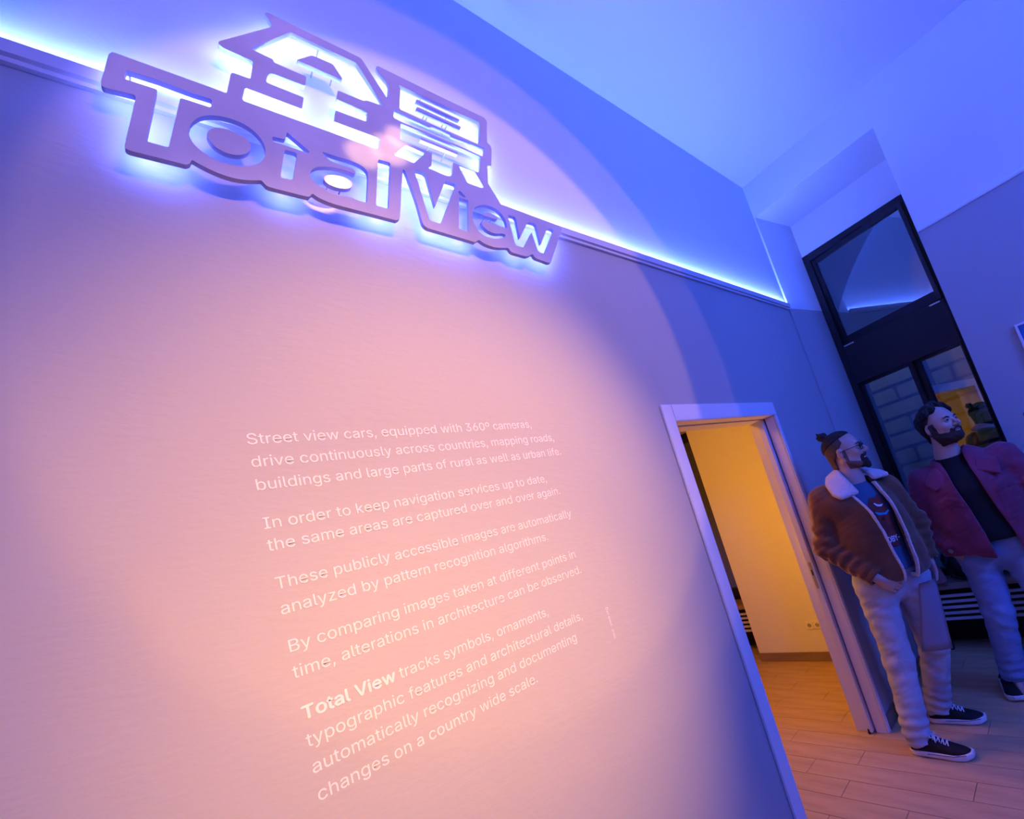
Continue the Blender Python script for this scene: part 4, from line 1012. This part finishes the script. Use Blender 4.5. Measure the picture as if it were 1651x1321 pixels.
PC = CC
blob = [(-0.050, 0.17), (-0.022, 0.205), (0.012, 0.20), (0.034, 0.215), (0.052, 0.18), (0.045, 0.13), (0.055, 0.08), (0.06, 0.02), (0.055, -0.05), (0.035, -0.085), (0.01, -0.065), (-0.02, -0.08), (-0.05, -0.055), (-0.058, 0.01), (-0.045, 0.06), (-0.058, 0.11)]
pr = patch('chest_print', p1_tee_raw, [(-x, z) for (x, z) in blob], 1.175, -0.008, CH, PC, M['print_brown'], tee, 0.004)
patch('print_highlight', p1_tee_raw, [(-0.03, 0), (-0.012, -0.010), (0.012, -0.004), (0.022, 0.014), (0.016, 0.018), (0.004, 0.004), (-0.012, 0.000)], 1.330, -0.010, CH, PC, M['print_white'], pr, 0.0075)
patch('print_stripe', p1_tee_raw, [(-0.045, 0), (-0.01, -0.014), (0.03, -0.006), (0.042, 0.008), (0.042, 0.016), (0.02, 0.004), (-0.01, -0.002), (-0.04, 0.010)], 1.285, -0.014, CH, PC, M['print_cyan'], pr, 0.0075)
# the part of the word that shows between the jacket fronts
def letters_on(fn, s, r0, z0, size, tilt, parent, m):
    bm = bmesh.new(); x = 0
    cu = bpy.data.curves.new('t', 'CURVE'); cu.dimensions = '2D'; cu.fill_mode = 'BOTH'; cu.extrude = 0.0005; cu.offset = 0.0012
    for L in text_loops(s, 0, 0, size, 0.78, tilt):
        sp = cu.splines.new('POLY'); sp.points.add(len(L) - 1); sp.use_cyclic_u = True
        for i, p in enumerate(L): sp.points[i].co = (p[0], p[1], 0, 1)
    o = bpy.data.objects.new('t', cu); COL.objects.link(o); dg = bpy.context.evaluated_depsgraph_get(); me = bpy.data.meshes.new_from_object(o.evaluated_get(dg)); bpy.data.objects.remove(o)
    for v in me.vertices:
        oo = _v(PC) + CH @ _v((r0 - v.co.x, 0.35, 0)) + _v((0, 0, z0 + v.co.y))
        v.co = Vector(on_surface(fn, oo, -CH[:, 1]) + CH[:, 1] * (0.008 + v.co.z))
    return link('print_letters', me, m, parent)
letters_on(p1_tee_raw, 'OBY-', 0.022, 1.122, 0.058, 0.0, pr, M['print_white'])

# jacket
def p1_open(P, g=0.0):
    """signed distance to the front opening (negative inside the gap)"""
    q = (P - CC) @ CH; z = P[:, 2]
    mid = np.interp(z, [0.86, 1.00, 1.20, 1.40, 1.50], [-0.020, -0.018, -0.014, 0.012, 0.016])
    half = np.interp(z, [0.86, 0.95, 1.02, 1.15, 1.25, 1.40, 1.48], [0.038, 0.042, 0.053, 0.066, 0.068, 0.078, 0.095])
    return np.maximum(np.abs(q[:, 0] - mid) - half, 0.02 - q[:, 1]) - g


def p1_coat_solid(P, g=0.0):
    t = un(0.06, cap(P, c1(-0.120, -0.01, 1.375), c1(0.135, -0.01, 1.375), 0.096), cap(P, c1(-0.03, -0.02, 1.43), c1(0.03, -0.02, 1.43), 0.092), cap(P, c1(0, 0.005, 1.28), c1(0.0, 0.015, 1.02), 0.178, 0.180),
           cap(P, c1(-0.09, 0.0, 1.20), c1(-0.105, 0.01, 0.98), 0.130, 0.138), cap(P, c1(0.08, 0.0, 1.20), c1(0.085, 0.01, 0.98), 0.122, 0.124))
    t = t + folds(P, c1(-0.2, 0, 1.1), c1(0.2, 0, 1.0), 0.004, 26, 0.2, c1(0, 0.1, 1.02), 0.22) + crinkle(P, 0.0030, 0.3)
    z = P[:, 2]
    qx = ((P - CC) @ CH)
    t = np.maximum(t, 0.925 + 0.075 * np.clip((qx[:, 0] - 0.06) / 0.12, 0, 1) - 0.05 * np.clip(qx[:, 1], 0, 0.2) - z)
    arms = []
    for i, (sh, el, wr) in enumerate(((RSH, REL, RWR), (LSH, LEL, LWR))):
        a = un(0.03, cap(P, sh + _v((0, 0, -0.005)), el, 0.088, 0.070), cap(P, el, wr, 0.070, 0.054))
        a = a + folds(P, sh, el, 0.0050, 95, 0.4 + i, el + _v((0, 0, 0.03)), 0.13) + folds(P, el, wr, 0.0060, 110, 1.9 + i, (el + wr) / 2, 0.13) + crinkle(P, 0.0055, 1.0 + i)
        u = (wr - el) / np.linalg.norm(wr - el)
        a = np.maximum(a, ((P - wr) @ u) + 0.004)
        arms.append(a)
    return un(0.022, t, *arms) - g


def p1_coat(P):
    s = p1_coat_solid(P); inner = p1_coat_solid(P, -0.020)
    d = sub(0.006, s, p1_open(P))
    d = np.maximum(d, -np.maximum(inner, p1_tee_raw(P) - 0.014))
    neck = cap(P, (0.322, 2.925, 1.62), (0.318, 2.93, 1.42), 0.082)
    d = sub(0.01, d, neck)
    # chest seam
    return d


coat = sdf_mesh('jacket', p1_coat, (-0.06, 2.58, 0.84), (0.74, 3.28, 1.56), 0.0055, M['suede'], p1)


def p1_fleece(P):
    edge = np.abs(p1_open(P)) - 0.0075
    sh = np.abs(p1_coat_solid(P) + 0.006) - 0.012
    d = inter(0.008, edge, sh)
    q = (P - CC) @ CH
    d = np.maximum(d, np.maximum(0.03 - q[:, 1], P[:, 2] - 1.46))
    return d


sdf_mesh('fleece_edge', p1_fleece, (0.05, 2.58, 0.84), (0.70, 3.20, 1.52), 0.0045, M['shearling'], coat)
# wide shearling collar folded over the shoulders
CI = [_v(q) for q in ((0.352, 2.808, 1.430), (0.318, 2.826, 1.495), (0.285, 2.850, 1.545), (0.262, 2.895, 1.572), (0.262, 2.950, 1.575), (0.300, 3.000, 1.570), (0.350, 3.010, 1.555), (0.395, 2.985, 1.520), (0.430, 2.940, 1.480))]
CO = [_v(q) for q in ((0.292, 2.752, 1.425), (0.256, 2.762, 1.452), (0.222, 2.808, 1.508), (0.208, 2.885, 1.545), (0.222, 2.985, 1.545), (0.290, 3.055, 1.535), (0.365, 3.062, 1.525), (0.435, 3.035, 1.500), (0.478, 2.985, 1.478))]


def collar_field(P, CI, CO, th):
    ds = []
    for i in range(len(CI) - 1):
        for t in (0.0, 0.2, 0.4, 0.6, 0.8):
            a = CI[i] * (1 - t) + CI[i + 1] * t; b = CO[i] * (1 - t) + CO[i + 1] * t
            ds.append(cap(P, a, b, th, th))
    ds.append(cap(P, CI[-1], CO[-1], th))
    return un(0.010, *ds)


def p1_collar(P):
    d = collar_field(P, CI, CO, 0.0145)
    return d + 0.0012 * np.sin(P[:, 0] * 210) * np.sin(P[:, 1] * 190 + 1) * np.sin(P[:, 2] * 205)


lo, hi = bbox(CI + CO, 0.04)
sdf_mesh('shearling_collar', p1_collar, lo, hi, 0.005, M['shearling'], coat)
# cuffs
for (wr, el) in ((RWR, REL), (LWR, LEL)):
    u = (wr - el) / np.linalg.norm(wr - el)
    lo, hi = bbox([wr], 0.09)
    sdf_mesh('cuff', lambda P, wr=wr, u=u: np.maximum(np.abs(cap(P, wr - u * 0.03, wr + u * 0.03, 0.050) + 0.004) - 0.008, np.abs((P - wr) @ u + 0.010) - 0.016), lo, hi, 0.005, M['suede'], coat)

# hair: slicked back, shaved sides, bun
def scalp(P, C, R, s, hairline, side, thick=0.006):
    q = ((P - C) @ R) / s
    sk = ell(P, C + R @ (_v((0, -0.014, 0.042)) * s), _v((0.076, 0.098, 0.088)) * s + thick, R)
    line = hairline(q)
    return np.maximum(sk, line * s)


def p1_hair_top(P):
    q = ((P - HC) @ HR) / 0.97
    line = np.maximum(0.066 - q[:, 2] + 0.42 * (q[:, 1] - 0.0) + 0.25 * np.abs(q[:, 0]), q[:, 1] - 0.060 + 2.2 * np.abs(q[:, 0]) ** 1.2 * 0.3)
    sk = ell(P, HC + HR @ (_v((0, -0.014, 0.042)) * 0.97), _v((0.076, 0.098, 0.088)) * 0.97 + 0.006, HR)
    sk = sk + 0.0012 * np.sin(q[:, 0] * 420 + q[:, 2] * 60)
    d = inter(0.006, sk, line * 0.9)
    bun = ell(P, HL(0, -0.084, 0.134), (0.028, 0.032, 0.027), HR) + 0.002 * np.sin(P[:, 0] * 160 + P[:, 2] * 190)
    tie = cap(P, HL(0, -0.062, 0.105), HL(0, -0.078, 0.122), 0.018, 0.014)
    tuft = cap(P, HL(0.004, -0.094, 0.140), HL(0.010, -0.104, 0.166), 0.013, 0.004)
    return un(0.008, d, un(0.006, bun, tie, tuft))


sdf_mesh('hair', p1_hair_top, HC - 0.16, HC + 0.20, 0.004, M['hair_dark'], p1)


def p1_hair_side(P):
    q = ((P - HC) @ HR) / 0.97
    sk = ell(P, HC + HR @ (_v((0, -0.013, 0.040)) * 0.97), _v((0.0755, 0.097, 0.087)) * 0.97 + 0.0028, HR)
    nk = cap(P, HL(0, -0.040, -0.02), HL(0, -0.040, -0.070), 0.064 * 0.97, 0.056)
    d = un(0.02, sk, nk)
    line = np.maximum(q[:, 1] - 0.030 + 0.35 * np.abs(q[:, 2] - 0.03), np.maximum(-0.085 - q[:, 2], (q[:, 1] + 0.040) - 0.9 * np.maximum(q[:, 2] + 0.012, -0.02)))
    ear = 0.024 - np.linalg.norm((q - _v((0.077, -0.010, -0.006))) * _v((0.5, 1, 0.75)), axis=1)
    return np.maximum(inter(0.004, d, line * 0.9), ear * 0.9)


sdf_mesh('shaved_hair', p1_hair_side, HC - 0.16, HC + 0.17, 0.004, M['hair_brown'], p1)


def beard_field(P, C, R, L, s, face, full=False, th=0.0045):
    q = ((P - C) @ R) / s
    sh = face(P) - th * (1 + 0.25 * np.sin(q[:, 0] * 300) * np.sin(q[:, 2] * 320))
    goat = np.maximum(q[:, 2] + 0.070, np.maximum(0.050 - q[:, 1], np.abs(q[:, 0]) - 0.032))
    stache = np.maximum(np.abs(q[:, 2] + 0.0475 - 0.010 * np.abs(q[:, 0]) / 0.03 * -1) - 0.0065, np.maximum(0.07 - q[:, 1], np.abs(q[:, 0]) - 0.030))
    sides = np.maximum(np.maximum(np.abs(np.abs(q[:, 0]) - 0.029) - 0.006, np.abs(q[:, 2] + 0.064) - 0.02), 0.06 - q[:, 1])
    reg = np.minimum(np.minimum(goat, stache), sides)
    if full:
        jawl = np.maximum(q[:, 2] + 0.048 + 0.30 * (q[:, 1] - 0.03), np.maximum(-0.012 - q[:, 1], -0.122 - q[:, 2]))
        jawl = np.maximum(jawl, 0.0)  * 0 + np.maximum(jawl, np.maximum(-(np.abs(q[:, 2] + 0.060) * 0 + 1), -1))
        burn = np.maximum(np.abs(q[:, 1] - 0.014) - 0.012, np.maximum(q[:, 2] - 0.02, -0.07 - q[:, 2]))
        mouth = np.maximum(np.maximum(0.010 - np.sqrt((q[:, 0] * 0.5) ** 2 + (q[:, 2] + 0.060) ** 2), 0.07 - q[:, 1]), -1)
        reg = np.minimum(reg, np.minimum(jawl, burn))
        reg = np.maximum(reg, np.where(q[:, 1] > 0.07, 0.009 - np.sqrt((q[:, 0] * 0.45) ** 2 + (q[:, 2] + 0.060) ** 2), -1))
    lipcut = np.where(q[:, 1] > 0.07, 0.008 - np.sqrt((q[:, 0] * 0.45) ** 2 + (q[:, 2] + 0.060) ** 2), -1)
    reg = np.maximum(reg, lipcut)
    d = np.maximum(sh, reg * s * 0.9)
    return np.maximum(d, -(face(P) + 0.006))


def p1_beard(P):
    d = beard_field(P, HC, HR, HL, 0.97, hf, False, 0.005)
    tip = ell(P, HL(0, 0.088, -0.112), (0.020, 0.018, 0.022), HR)
    return un(0.008, d, tip)


sdf_mesh('beard', p1_beard, HC - 0.17, HC + 0.16, 0.004, M['beard'], p1)


def p1_stubble(P):
    q = ((P - HC) @ HR) / 0.97
    reg = np.maximum(q[:, 2] + 0.060 + 0.40 * (q[:, 1] - 0.02), np.maximum(-0.004 - q[:, 1], -0.120 - q[:, 2]))
    burn = np.maximum(np.abs(q[:, 1] - 0.010) - 0.009, np.maximum(q[:, 2] - 0.01, -0.07 - q[:, 2]))
    reg = np.minimum(reg, burn)
    return np.maximum(np.maximum(hf(P) - 0.0022, reg * 0.9), -(hf(P) + 0.006))


sdf_mesh('stubble', p1_stubble, HC - 0.17, HC + 0.16, 0.004, mat('stubble', (0.20, 0.11, 0.09), 0.9, 0.5, 150), p1)


def eyes(parent, L, R, s=1.0, brow_m=None):
    for sx in (-1, 1):
        bm = bmesh.new(); bmesh.ops.create_uvsphere(bm, u_segments=16, v_segments=10, radius=0.0118 * s, matrix=Matrix.Translation(Vector(L(sx * 0.031, 0.0795, 0.004))))
        e = bm_obj('eye', bm, M['eye_white'], parent, True)
        bm = bmesh.new(); bmesh.ops.create_uvsphere(bm, u_segments=12, v_segments=8, radius=0.0072 * s, matrix=Matrix.Translation(Vector(L(sx * 0.031, 0.0858, 0.006))))
        bm_obj('iris', bm, M['iris'], e, True)
        bm = bmesh.new(); tube(bm, [L(sx * 0.014, 0.094, 0.020), L(sx * 0.028, 0.0945, 0.027), L(sx * 0.046, 0.081, 0.024)], [0.003, 0.0045, 0.0025], 7)
        bm_obj('eyebrow', bm, brow_m or M['beard'], parent, True)
        # eyelid
        bm = bmesh.new(); tube(bm, [L(sx * 0.018, 0.0885, 0.008), L(sx * 0.030, 0.0925, 0.0135), L(sx * 0.044, 0.082, 0.008)], 0.0028, 6)
        bm_obj('eyelid', bm, M['skin'], parent, True)
    bm = bmesh.new(); tube(bm, [L(-0.020, 0.090, -0.060), L(-0.008, 0.0965, -0.0585), L(0, 0.096, -0.0595), L(0.008, 0.0965, -0.0585), L(0.020, 0.090, -0.060)], [0.002, 0.0035, 0.0032, 0.0035, 0.002], 7)
    bm_obj('lips', bm, M['lip'], parent, True)


eyes(p1, HL, HR, 0.97, M['hair_brown'])
# glasses
bm = bmesh.new()
for sx in (-1, 1):
    ring = []
    for k in range(17):
        a = 2 * math.pi * k / 16
        ring.append(HL(sx * 0.033 + 0.024 * math.cos(a), 0.103 - 0.10 * abs(0.033 * sx + 0.024 * math.cos(a)) , 0.002 + 0.019 * math.sin(a)))
    tube(bm, ring, 0.0017, 6)
    tube(bm, [HL(sx * 0.057, 0.097, 0.008), HL(sx * 0.074, 0.086, 0.008), HL(sx * 0.080, 0.02, 0.006), HL(sx * 0.080, -0.012, 0.004), HL(sx * 0.078, -0.026, -0.012)], 0.0020, 6)
tube(bm, [HL(-0.010, 0.104, 0.006), HL(0, 0.107, 0.009), HL(0.010, 0.104, 0.006)], 0.0015, 6)
gl = bm_obj('glasses', bm, M['black_metal'], p1, True)
for sx in (-1, 1):
    bm = bmesh.new(); vs = []
    for k in range(16):
        a = 2 * math.pi * k / 16; vs.append(bm.verts.new(HL(sx * 0.033 + 0.023 * math.cos(a), 0.103 - 0.10 * abs(0.033 * sx + 0.023 * math.cos(a)), 0.002 + 0.018 * math.sin(a))))
    bm.faces.new(vs); bmesh.ops.solidify(bm, geom=bm.faces[:], thickness=0.001)
    bm_obj('lens', bm, M['glass'], gl)
build_shoe(p1, '', (0.165, 2.785), (0.442, 2.792))
build_shoe(p1, '', (0.190, 3.130), (0.455, 3.175))

# pale sheet held at his side
sh = empty('paper_sheet', (0.50, 2.98, 0.62), 'pale blue sheet hanging beside the thigh of the man in the brown jacket', 'paper')
bm = bmesh.new()
A, B_ = np.array((0.470, 2.850, 0.880)), np.array((0.535, 2.930, 0.880)); C_, D_ = np.array((0.365, 2.850, 0.515)), np.array((0.500, 2.900, 0.512))
n = 8; vv = []
for i in range(n + 1):
    for j in range(n + 1):
        s_, t_ = i / n, j / n
        p = (A * (1 - s_) + B_ * s_) * (1 - t_) + (C_ * (1 - s_) + D_ * s_) * t_
        p = p + np.array((0.3, -0.9, 0)) * (0.012 * math.sin(s_ * math.pi) + 0.006 * math.sin(t_ * 5))
        vv.append(bm.verts.new(p))
for i in range(n):
    for j in range(n):
        k = i * (n + 1) + j; bm.faces.new((vv[k], vv[k + 1], vv[k + n + 2], vv[k + n + 1]))
bmesh.ops.solidify(bm, geom=bm.faces[:], thickness=0.0012)
bm_obj('sheet', bm, M['paper'], sh, True)

# ================================================================== the man in the wine-red jacket
p2 = empty('person', (0.72, 3.50, 0), 'bearded man in wine-red field jacket over black T-shirt, looking up, by the window', 'person')
CH2 = frame((0.12, -0.99, 0.0)); C2 = _v((0.735, 3.50, 0))


def c2(r, f, z): return C2 + CH2 @ _v((-r, f, 0)) + _v((0, 0, z))
# note: c2's first argument runs towards +x (his left, the viewer's right)


G = _v((0.722, 3.475, 1.650)); GR = frame((0.80, -0.56, 0.16))
gf, GLc = head_field(G, GR, 1.03, neck=(0.700, 3.505, 1.47))
R2S = _v((0.535, 3.485, 1.36)); R2E = _v((0.462, 3.455, 1.085)); R2W = _v((0.565, 3.375, 0.925))
L2S = _v((0.930, 3.535, 1.385)); L2E = _v((1.035, 3.52, 1.11)); L2W = _v((0.985, 3.40, 0.93))
R2H = _v((0.650, 3.49, 0.87)); R2K = _v((0.640, 3.475, 0.50)); R2A = _v((0.585, 3.545, 0.10))
L2H = _v((0.825, 3.51, 0.87)); L2K = _v((0.895, 3.50, 0.50)); L2A = _v((0.930, 3.56, 0.10))


def p2_body(P):
    d = gf(P)
    t = un(0.05, cap(P, c2(-0.08, 0, 1.31), c2(0.08, 0, 1.32), 0.070), cap(P, c2(0, 0, 1.25), c2(0, 0, 0.97), 0.130, 0.100), cap(P, c2(-0.06, 0, 0.90), c2(0.06, 0, 0.90), 0.090))
    d = un(0.04, d, t, cap(P, (0.700, 3.505, 1.47), c2(-0.02, 0, 1.34), 0.060, 0.070))
    for a, b, c in ((R2S, R2E, R2W), (L2S, L2E, L2W)):
        d = un(0.03, d, cap(P, a, b, 0.052, 0.042), cap(P, b, c, 0.042, 0.028))
    d = un(0.01, d, hand_field(P, R2W, _v((0.55, 0.35, -0.75)), _v((-0.2, -1, 0.1)), 0.45), hand_field(P, L2W, _v((-0.45, 0.35, -0.8)), _v((0.3, -1, 0)), 0.45))
    for a, b, c in ((R2H, R2K, R2A), (L2H, L2K, L2A)):
        d = un(0.03, d, cap(P, a, b, 0.078, 0.050), cap(P, b, c, 0.050, 0.035))
        d = un(0.01, d, cap(P, c - _v((0, 0, 0.02)), c + _v((0.03, -0.09, -0.062)), 0.030, 0.018))
    return d


sdf_mesh('body', p2_body, (0.34, 3.24, 0.0), (1.16, 3.74, 1.86), 0.006, M['skin'], p2)


def p2_jeans(P):
    hips = [(c2(-0.075, 0, 0.93), c2(0.075, 0, 0.93), 0.120, 0.120), (c2(-0.075, 0, 0.86), c2(0.08, 0, 0.86), 0.112, 0.112)]
    d = jeans(P, hips, R2H, R2K, R2A, L2H, L2K, L2A, 1.02, 0.9)
    return np.maximum(np.maximum(d, P[:, 2] - 1.04), 0.085 - P[:, 2])


sdf_mesh('jeans', p2_jeans, (0.44, 3.26, 0.05), (1.10, 3.74, 1.02), 0.006, M['denim2'], p2)


def p2_tee_raw(P):
    t = un(0.06, cap(P, c2(-0.10, 0.0, 1.325), c2(0.10, 0.0, 1.335), 0.085), cap(P, c2(0, 0.01, 1.22), c2(0, 0.02, 1.00), 0.160, 0.155), cap(P, c2(-0.05, 0.02, 0.98), c2(0.05, 0.02, 0.98), 0.135))
    t = un(0.03, t, cap(P, (0.702, 3.50, 1.462), c2(-0.02, 0, 1.33), 0.070, 0.10))
    return t + folds(P, c2(0, 0, 1.4), c2(0.1, 0, 0.9), 0.002, 30, 0.5)


t2 = sdf_mesh('t_shirt', lambda P: np.maximum(np.maximum(p2_tee_raw(P), P[:, 2] - 1.462 + 0.15 * ((P - C2) @ CH2)[:, 1]), 0.945 - P[:, 2]), (0.46, 3.24, 0.88), (1.02, 3.74, 1.56), 0.006, M['black_tee'], p2)


def p2_open(P, g=0.0):
    q = (P - C2) @ CH2; z = P[:, 2]; x = -q[:, 0]
    mid = np.interp(z, [0.80, 1.0, 1.3, 1.45], [0.075, 0.055, 0.0, -0.025])
    half = np.interp(z, [0.80, 0.95, 1.15, 1.30, 1.37, 1.46], [0.062, 0.060, 0.054, 0.058, 0.055, 0.060])
    return np.maximum(np.abs(x - mid) - half, 0.02 - q[:, 1]) - g


def p2_coat_solid(P, g=0.0):
    t = un(0.06, cap(P, c2(-0.155, -0.005, 1.325), c2(0.150, -0.005, 1.345), 0.094), cap(P, c2(-0.04, -0.01, 1.40), c2(0.03, -0.01, 1.41), 0.098), cap(P, c2(0, 0.01, 1.22), c2(0, 0.02, 0.95), 0.185, 0.185),
           cap(P, c2(-0.10, 0.01, 1.18), c2(-0.115, 0.015, 0.80), 0.130, 0.140), cap(P, c2(0.10, 0.01, 1.18), c2(0.12, 0.015, 0.80), 0.130, 0.140))
    t = t + folds(P, c2(-0.25, 0, 1.2), c2(0.2, 0, 0.9), 0.0042, 30, 1.2, c2(-0.12, 0.1, 0.98), 0.22) + crinkle(P, 0.0048, 1.3)
    q = (P - C2) @ CH2; z = P[:, 2]
    hem = 0.835 + 0.05 * np.clip(np.abs(-q[:, 0] - 0.06) / 0.15, 0, 1) ** 1.5
    t = np.maximum(t, hem - z)
    # chest pocket flaps stand proud, placket seams
    for sx, zz in ((-1, 1.190), (1, 1.235)):
        x = -q[:, 0] - 0.03
        m = (1 / (1 + np.exp(-(0.062 - np.abs(x - sx * 0.142)) * 400))) * (1 / (1 + np.exp(-(0.026 - np.abs(z - zz - 0.02 * (1 - np.abs(x - sx * 0.142) / 0.06))) * 400))) * (q[:, 1] > 0.05)
        t = t - 0.008 * m
        m2 = (1 / (1 + np.exp(-(0.056 - np.abs(x - sx * 0.142)) * 400))) * (1 / (1 + np.exp(-(0.07 - np.abs(z - zz + 0.085)) * 400))) * (q[:, 1] > 0.05)
        t = t - 0.0035 * m2
    arms = []
    for i, (sh_, el, wr) in enumerate(((R2S, R2E, R2W), (L2S, L2E, L2W))):
        a = un(0.03, cap(P, sh_, el, 0.082, 0.064), cap(P, el, wr, 0.064, 0.050))
        a = a + folds(P, sh_, el, 0.0040, 110, 0.9 + i, el + _v((0, 0, 0.06)), 0.15) + folds(P, el, wr, 0.0045, 125, 0.3 + i, (el + wr) / 2, 0.12) + crinkle(P, 0.0050, 2.0 + i)
        u = (wr - el) / np.linalg.norm(wr - el)
        a = np.maximum(a, ((P - wr) @ u) + 0.002)
        arms.append(a)
    return un(0.020, t, *arms) - g


def p2_coat(P):
    d = sub(0.006, p2_coat_solid(P), p2_open(P))
    d = np.maximum(d, -np.maximum(p2_coat_solid(P, -0.016), p2_tee_raw(P) - 0.010))
    return sub(0.01, d, cap(P, (0.705, 3.495, 1.60), (0.705, 3.50, 1.38), 0.082))


ct2 = sdf_mesh('jacket', p2_coat, (0.33, 3.20, 0.78), (1.18, 3.76, 1.54), 0.0055, M['wine'], p2)
K1 = [c2(-0.072, 0.120, 1.325), c2(-0.108, 0.100, 1.385), c2(-0.112, 0.04, 1.435), c2(-0.085, -0.05, 1.475), c2(0.0, -0.085, 1.490), c2(0.065, -0.05, 1.485), c2(0.088, 0.02, 1.462), c2(0.085, 0.085, 1.410), c2(0.075, 0.120, 1.350)]
K2 = [c2(-0.150, 0.135, 1.290), c2(-0.185, 0.105, 1.335), c2(-0.168, 0.03, 1.390), c2(-0.115, -0.095, 1.430), c2(0.0, -0.120, 1.445), c2(0.115, -0.08, 1.440), c2(0.155, 0.015, 1.425), c2(0.168, 0.095, 1.375), c2(0.158, 0.135, 1.305)]
lo, hi = bbox(K1 + K2, 0.03)
sdf_mesh('jacket_collar', lambda P: collar_field(P, K1, K2, 0.0085), lo, hi, 0.005, M['wine'], ct2)
bm = bmesh.new()
for (r, z) in ((-0.112, 1.172), (0.172, 1.222)):
    h = on_surface(p2_coat_solid, c2(r, 0.35, z), -CH2[:, 1])
    bmesh.ops.create_uvsphere(bm, u_segments=10, v_segments=6, radius=0.007, matrix=Matrix.Translation(Vector(h)))
    bo = bm_obj('button', bm, M['wine'], ct2, True); bm = bmesh.new()
bm.free()


def p2_hair(P):
    q = ((P - G) @ GR) / 1.03
    sk = ell(P, G + GR @ (_v((0, -0.014, 0.044)) * 1.03), _v((0.076, 0.098, 0.088)) * 1.03 + 0.014, GR)
    sk = sk - 0.014 * np.exp(-((q[:, 1] - 0.03) / 0.05) ** 2) * (q[:, 2] > 0.06) + 0.005 * np.sin(q[:, 0] * 105 + 2.0 * np.sin(q[:, 1] * 60)) * np.sin(q[:, 1] * 75 + q[:, 2] * 60)
    nk = cap(P, GLc(0, -0.045, 0.0), GLc(0, -0.050, -0.062), 0.066, 0.055)
    d = un(0.02, sk, nk)
    front = q[:, 1] - 0.050 + 0.9 * np.maximum(0.085 - q[:, 2], 0) + 0.010 * np.sin(q[:, 0] * 110 + 0.6) + 0.006 * np.sin(q[:, 0] * 230)
    low = np.maximum(-0.075 - q[:, 2], (q[:, 1] + 0.030) - 0.9 * np.maximum(q[:, 2] + 0.012, -0.02))
    ear = 0.026 - np.linalg.norm((q - _v((0.079, -0.010, -0.004)) * _v((-1, 1, 1))) * _v((0.5, 1, 0.75)), axis=1)
    ear2 = 0.026 - np.linalg.norm((q - _v((0.079, -0.010, -0.004))) * _v((0.5, 1, 0.75)), axis=1)
    line = np.maximum(front, np.minimum(low, front * 0 + low))
    return np.maximum(inter(0.006, d, line * 0.9), np.maximum(ear, ear2) * 0.9)


sdf_mesh('hair', p2_hair, G - 0.17, G + 0.20, 0.0045, M['hair_dark'], p2)
sdf_mesh('beard', lambda P: beard_field(P, G, GR, GLc, 1.03, gf, True, 0.0060) + 0.0012 * np.sin(P[:, 0] * 260) * np.sin(P[:, 2] * 240), G - 0.18, G + 0.16, 0.004, mat('brown_beard', (0.062, 0.034, 0.030), 0.85, 0.8, 170), p2)
eyes(p2, GLc, GR, 1.03)
build_shoe(p2, '', (0.515, 3.640), (0.590, 3.415), 'runner')
build_shoe(p2, '', (0.905, 3.650), (0.965, 3.395), 'runner')

# ================================================================== things on the bench
bg = empty('bag', (0.45, 4.28, 0.515), 'black bag slumped on the bench between the two men', 'bag')
sdf_mesh('bag_body', lambda P: un(0.05, ell(P, (0.40, 4.30, 0.66), (0.12, 0.09, 0.16)), ell(P, (0.50, 4.28, 0.60), (0.16, 0.10, 0.10)), ell(P, (0.44, 4.32, 0.78), (0.08, 0.07, 0.12))) + folds(P, (0.3, 4.3, 0.5), (0.6, 4.3, 0.8), 0.008, 40, 0.3), (0.2, 4.12, 0.516), (0.72, 4.41, 0.95), 0.010, M['black_bag'], bg)
bm = bmesh.new(); tube(bm, [(0.36, 4.20, 0.74), (0.32, 4.19, 0.66), (0.33, 4.19, 0.56), (0.40, 4.185, 0.535), (0.50, 4.18, 0.55)], 0.010, 8)
bm_obj('strap', bm, M['black_bag'], bg, True)
sc_ = empty('scarf', (0.25, 4.24, 0.515), 'wine-red tasselled scarf spilling off the bench left of the black bag', 'scarf')
def scarf_f(P):
    a = _v((0.17, 4.23, 0.74)); b = _v((0.245, 4.19, 0.555))
    d = cap(P, a, b, 0.046, 0.046, flat=((0.25, -0.9, 0.3), 0.35))
    return d + folds(P, a, b, 0.004, 20, 0.0) + 0.004 * np.sin(P[:, 0] * 110 + P[:, 2] * 70)
scf = sdf_mesh('cloth', scarf_f, (0.08, 4.10, 0.516), (0.36, 4.36, 0.80), 0.006, M['scarf'], sc_)
for k in range(7):
    bm = bmesh.new(); x = 0.205 + 0.013 * k
    tube(bm, [(x, 4.185, 0.545 - 0.002 * k), (x + 0.004, 4.172, 0.520), (x + 0.002, 4.170, 0.498)], [0.004, 0.0035, 0.002], 6)
    bm_obj('tassel', bm, M['scarf'], scf, True)
bk = empty('backpack', (0.80, 4.28, 0.515), 'black backpack on the bench behind the man in the wine-red jacket', 'bag')
sdf_mesh('bag_body', lambda P: un(0.05, rbox(P, (0.80, 4.29, 0.70), (0.09, 0.075, 0.18), r=0.05), rbox(P, (0.80, 4.24, 0.63), (0.07, 0.04, 0.09), r=0.03)), (0.64, 4.14, 0.516), (0.92, 4.43, 0.95), 0.010, M['black_bag'], bk)
bm = bmesh.new(); tube(bm, [(0.77, 4.26, 0.87), (0.78, 4.25, 0.91), (0.82, 4.25, 0.91), (0.83, 4.26, 0.87)], 0.008, 8); bm_obj('handle', bm, M['black_bag'], bk, True)
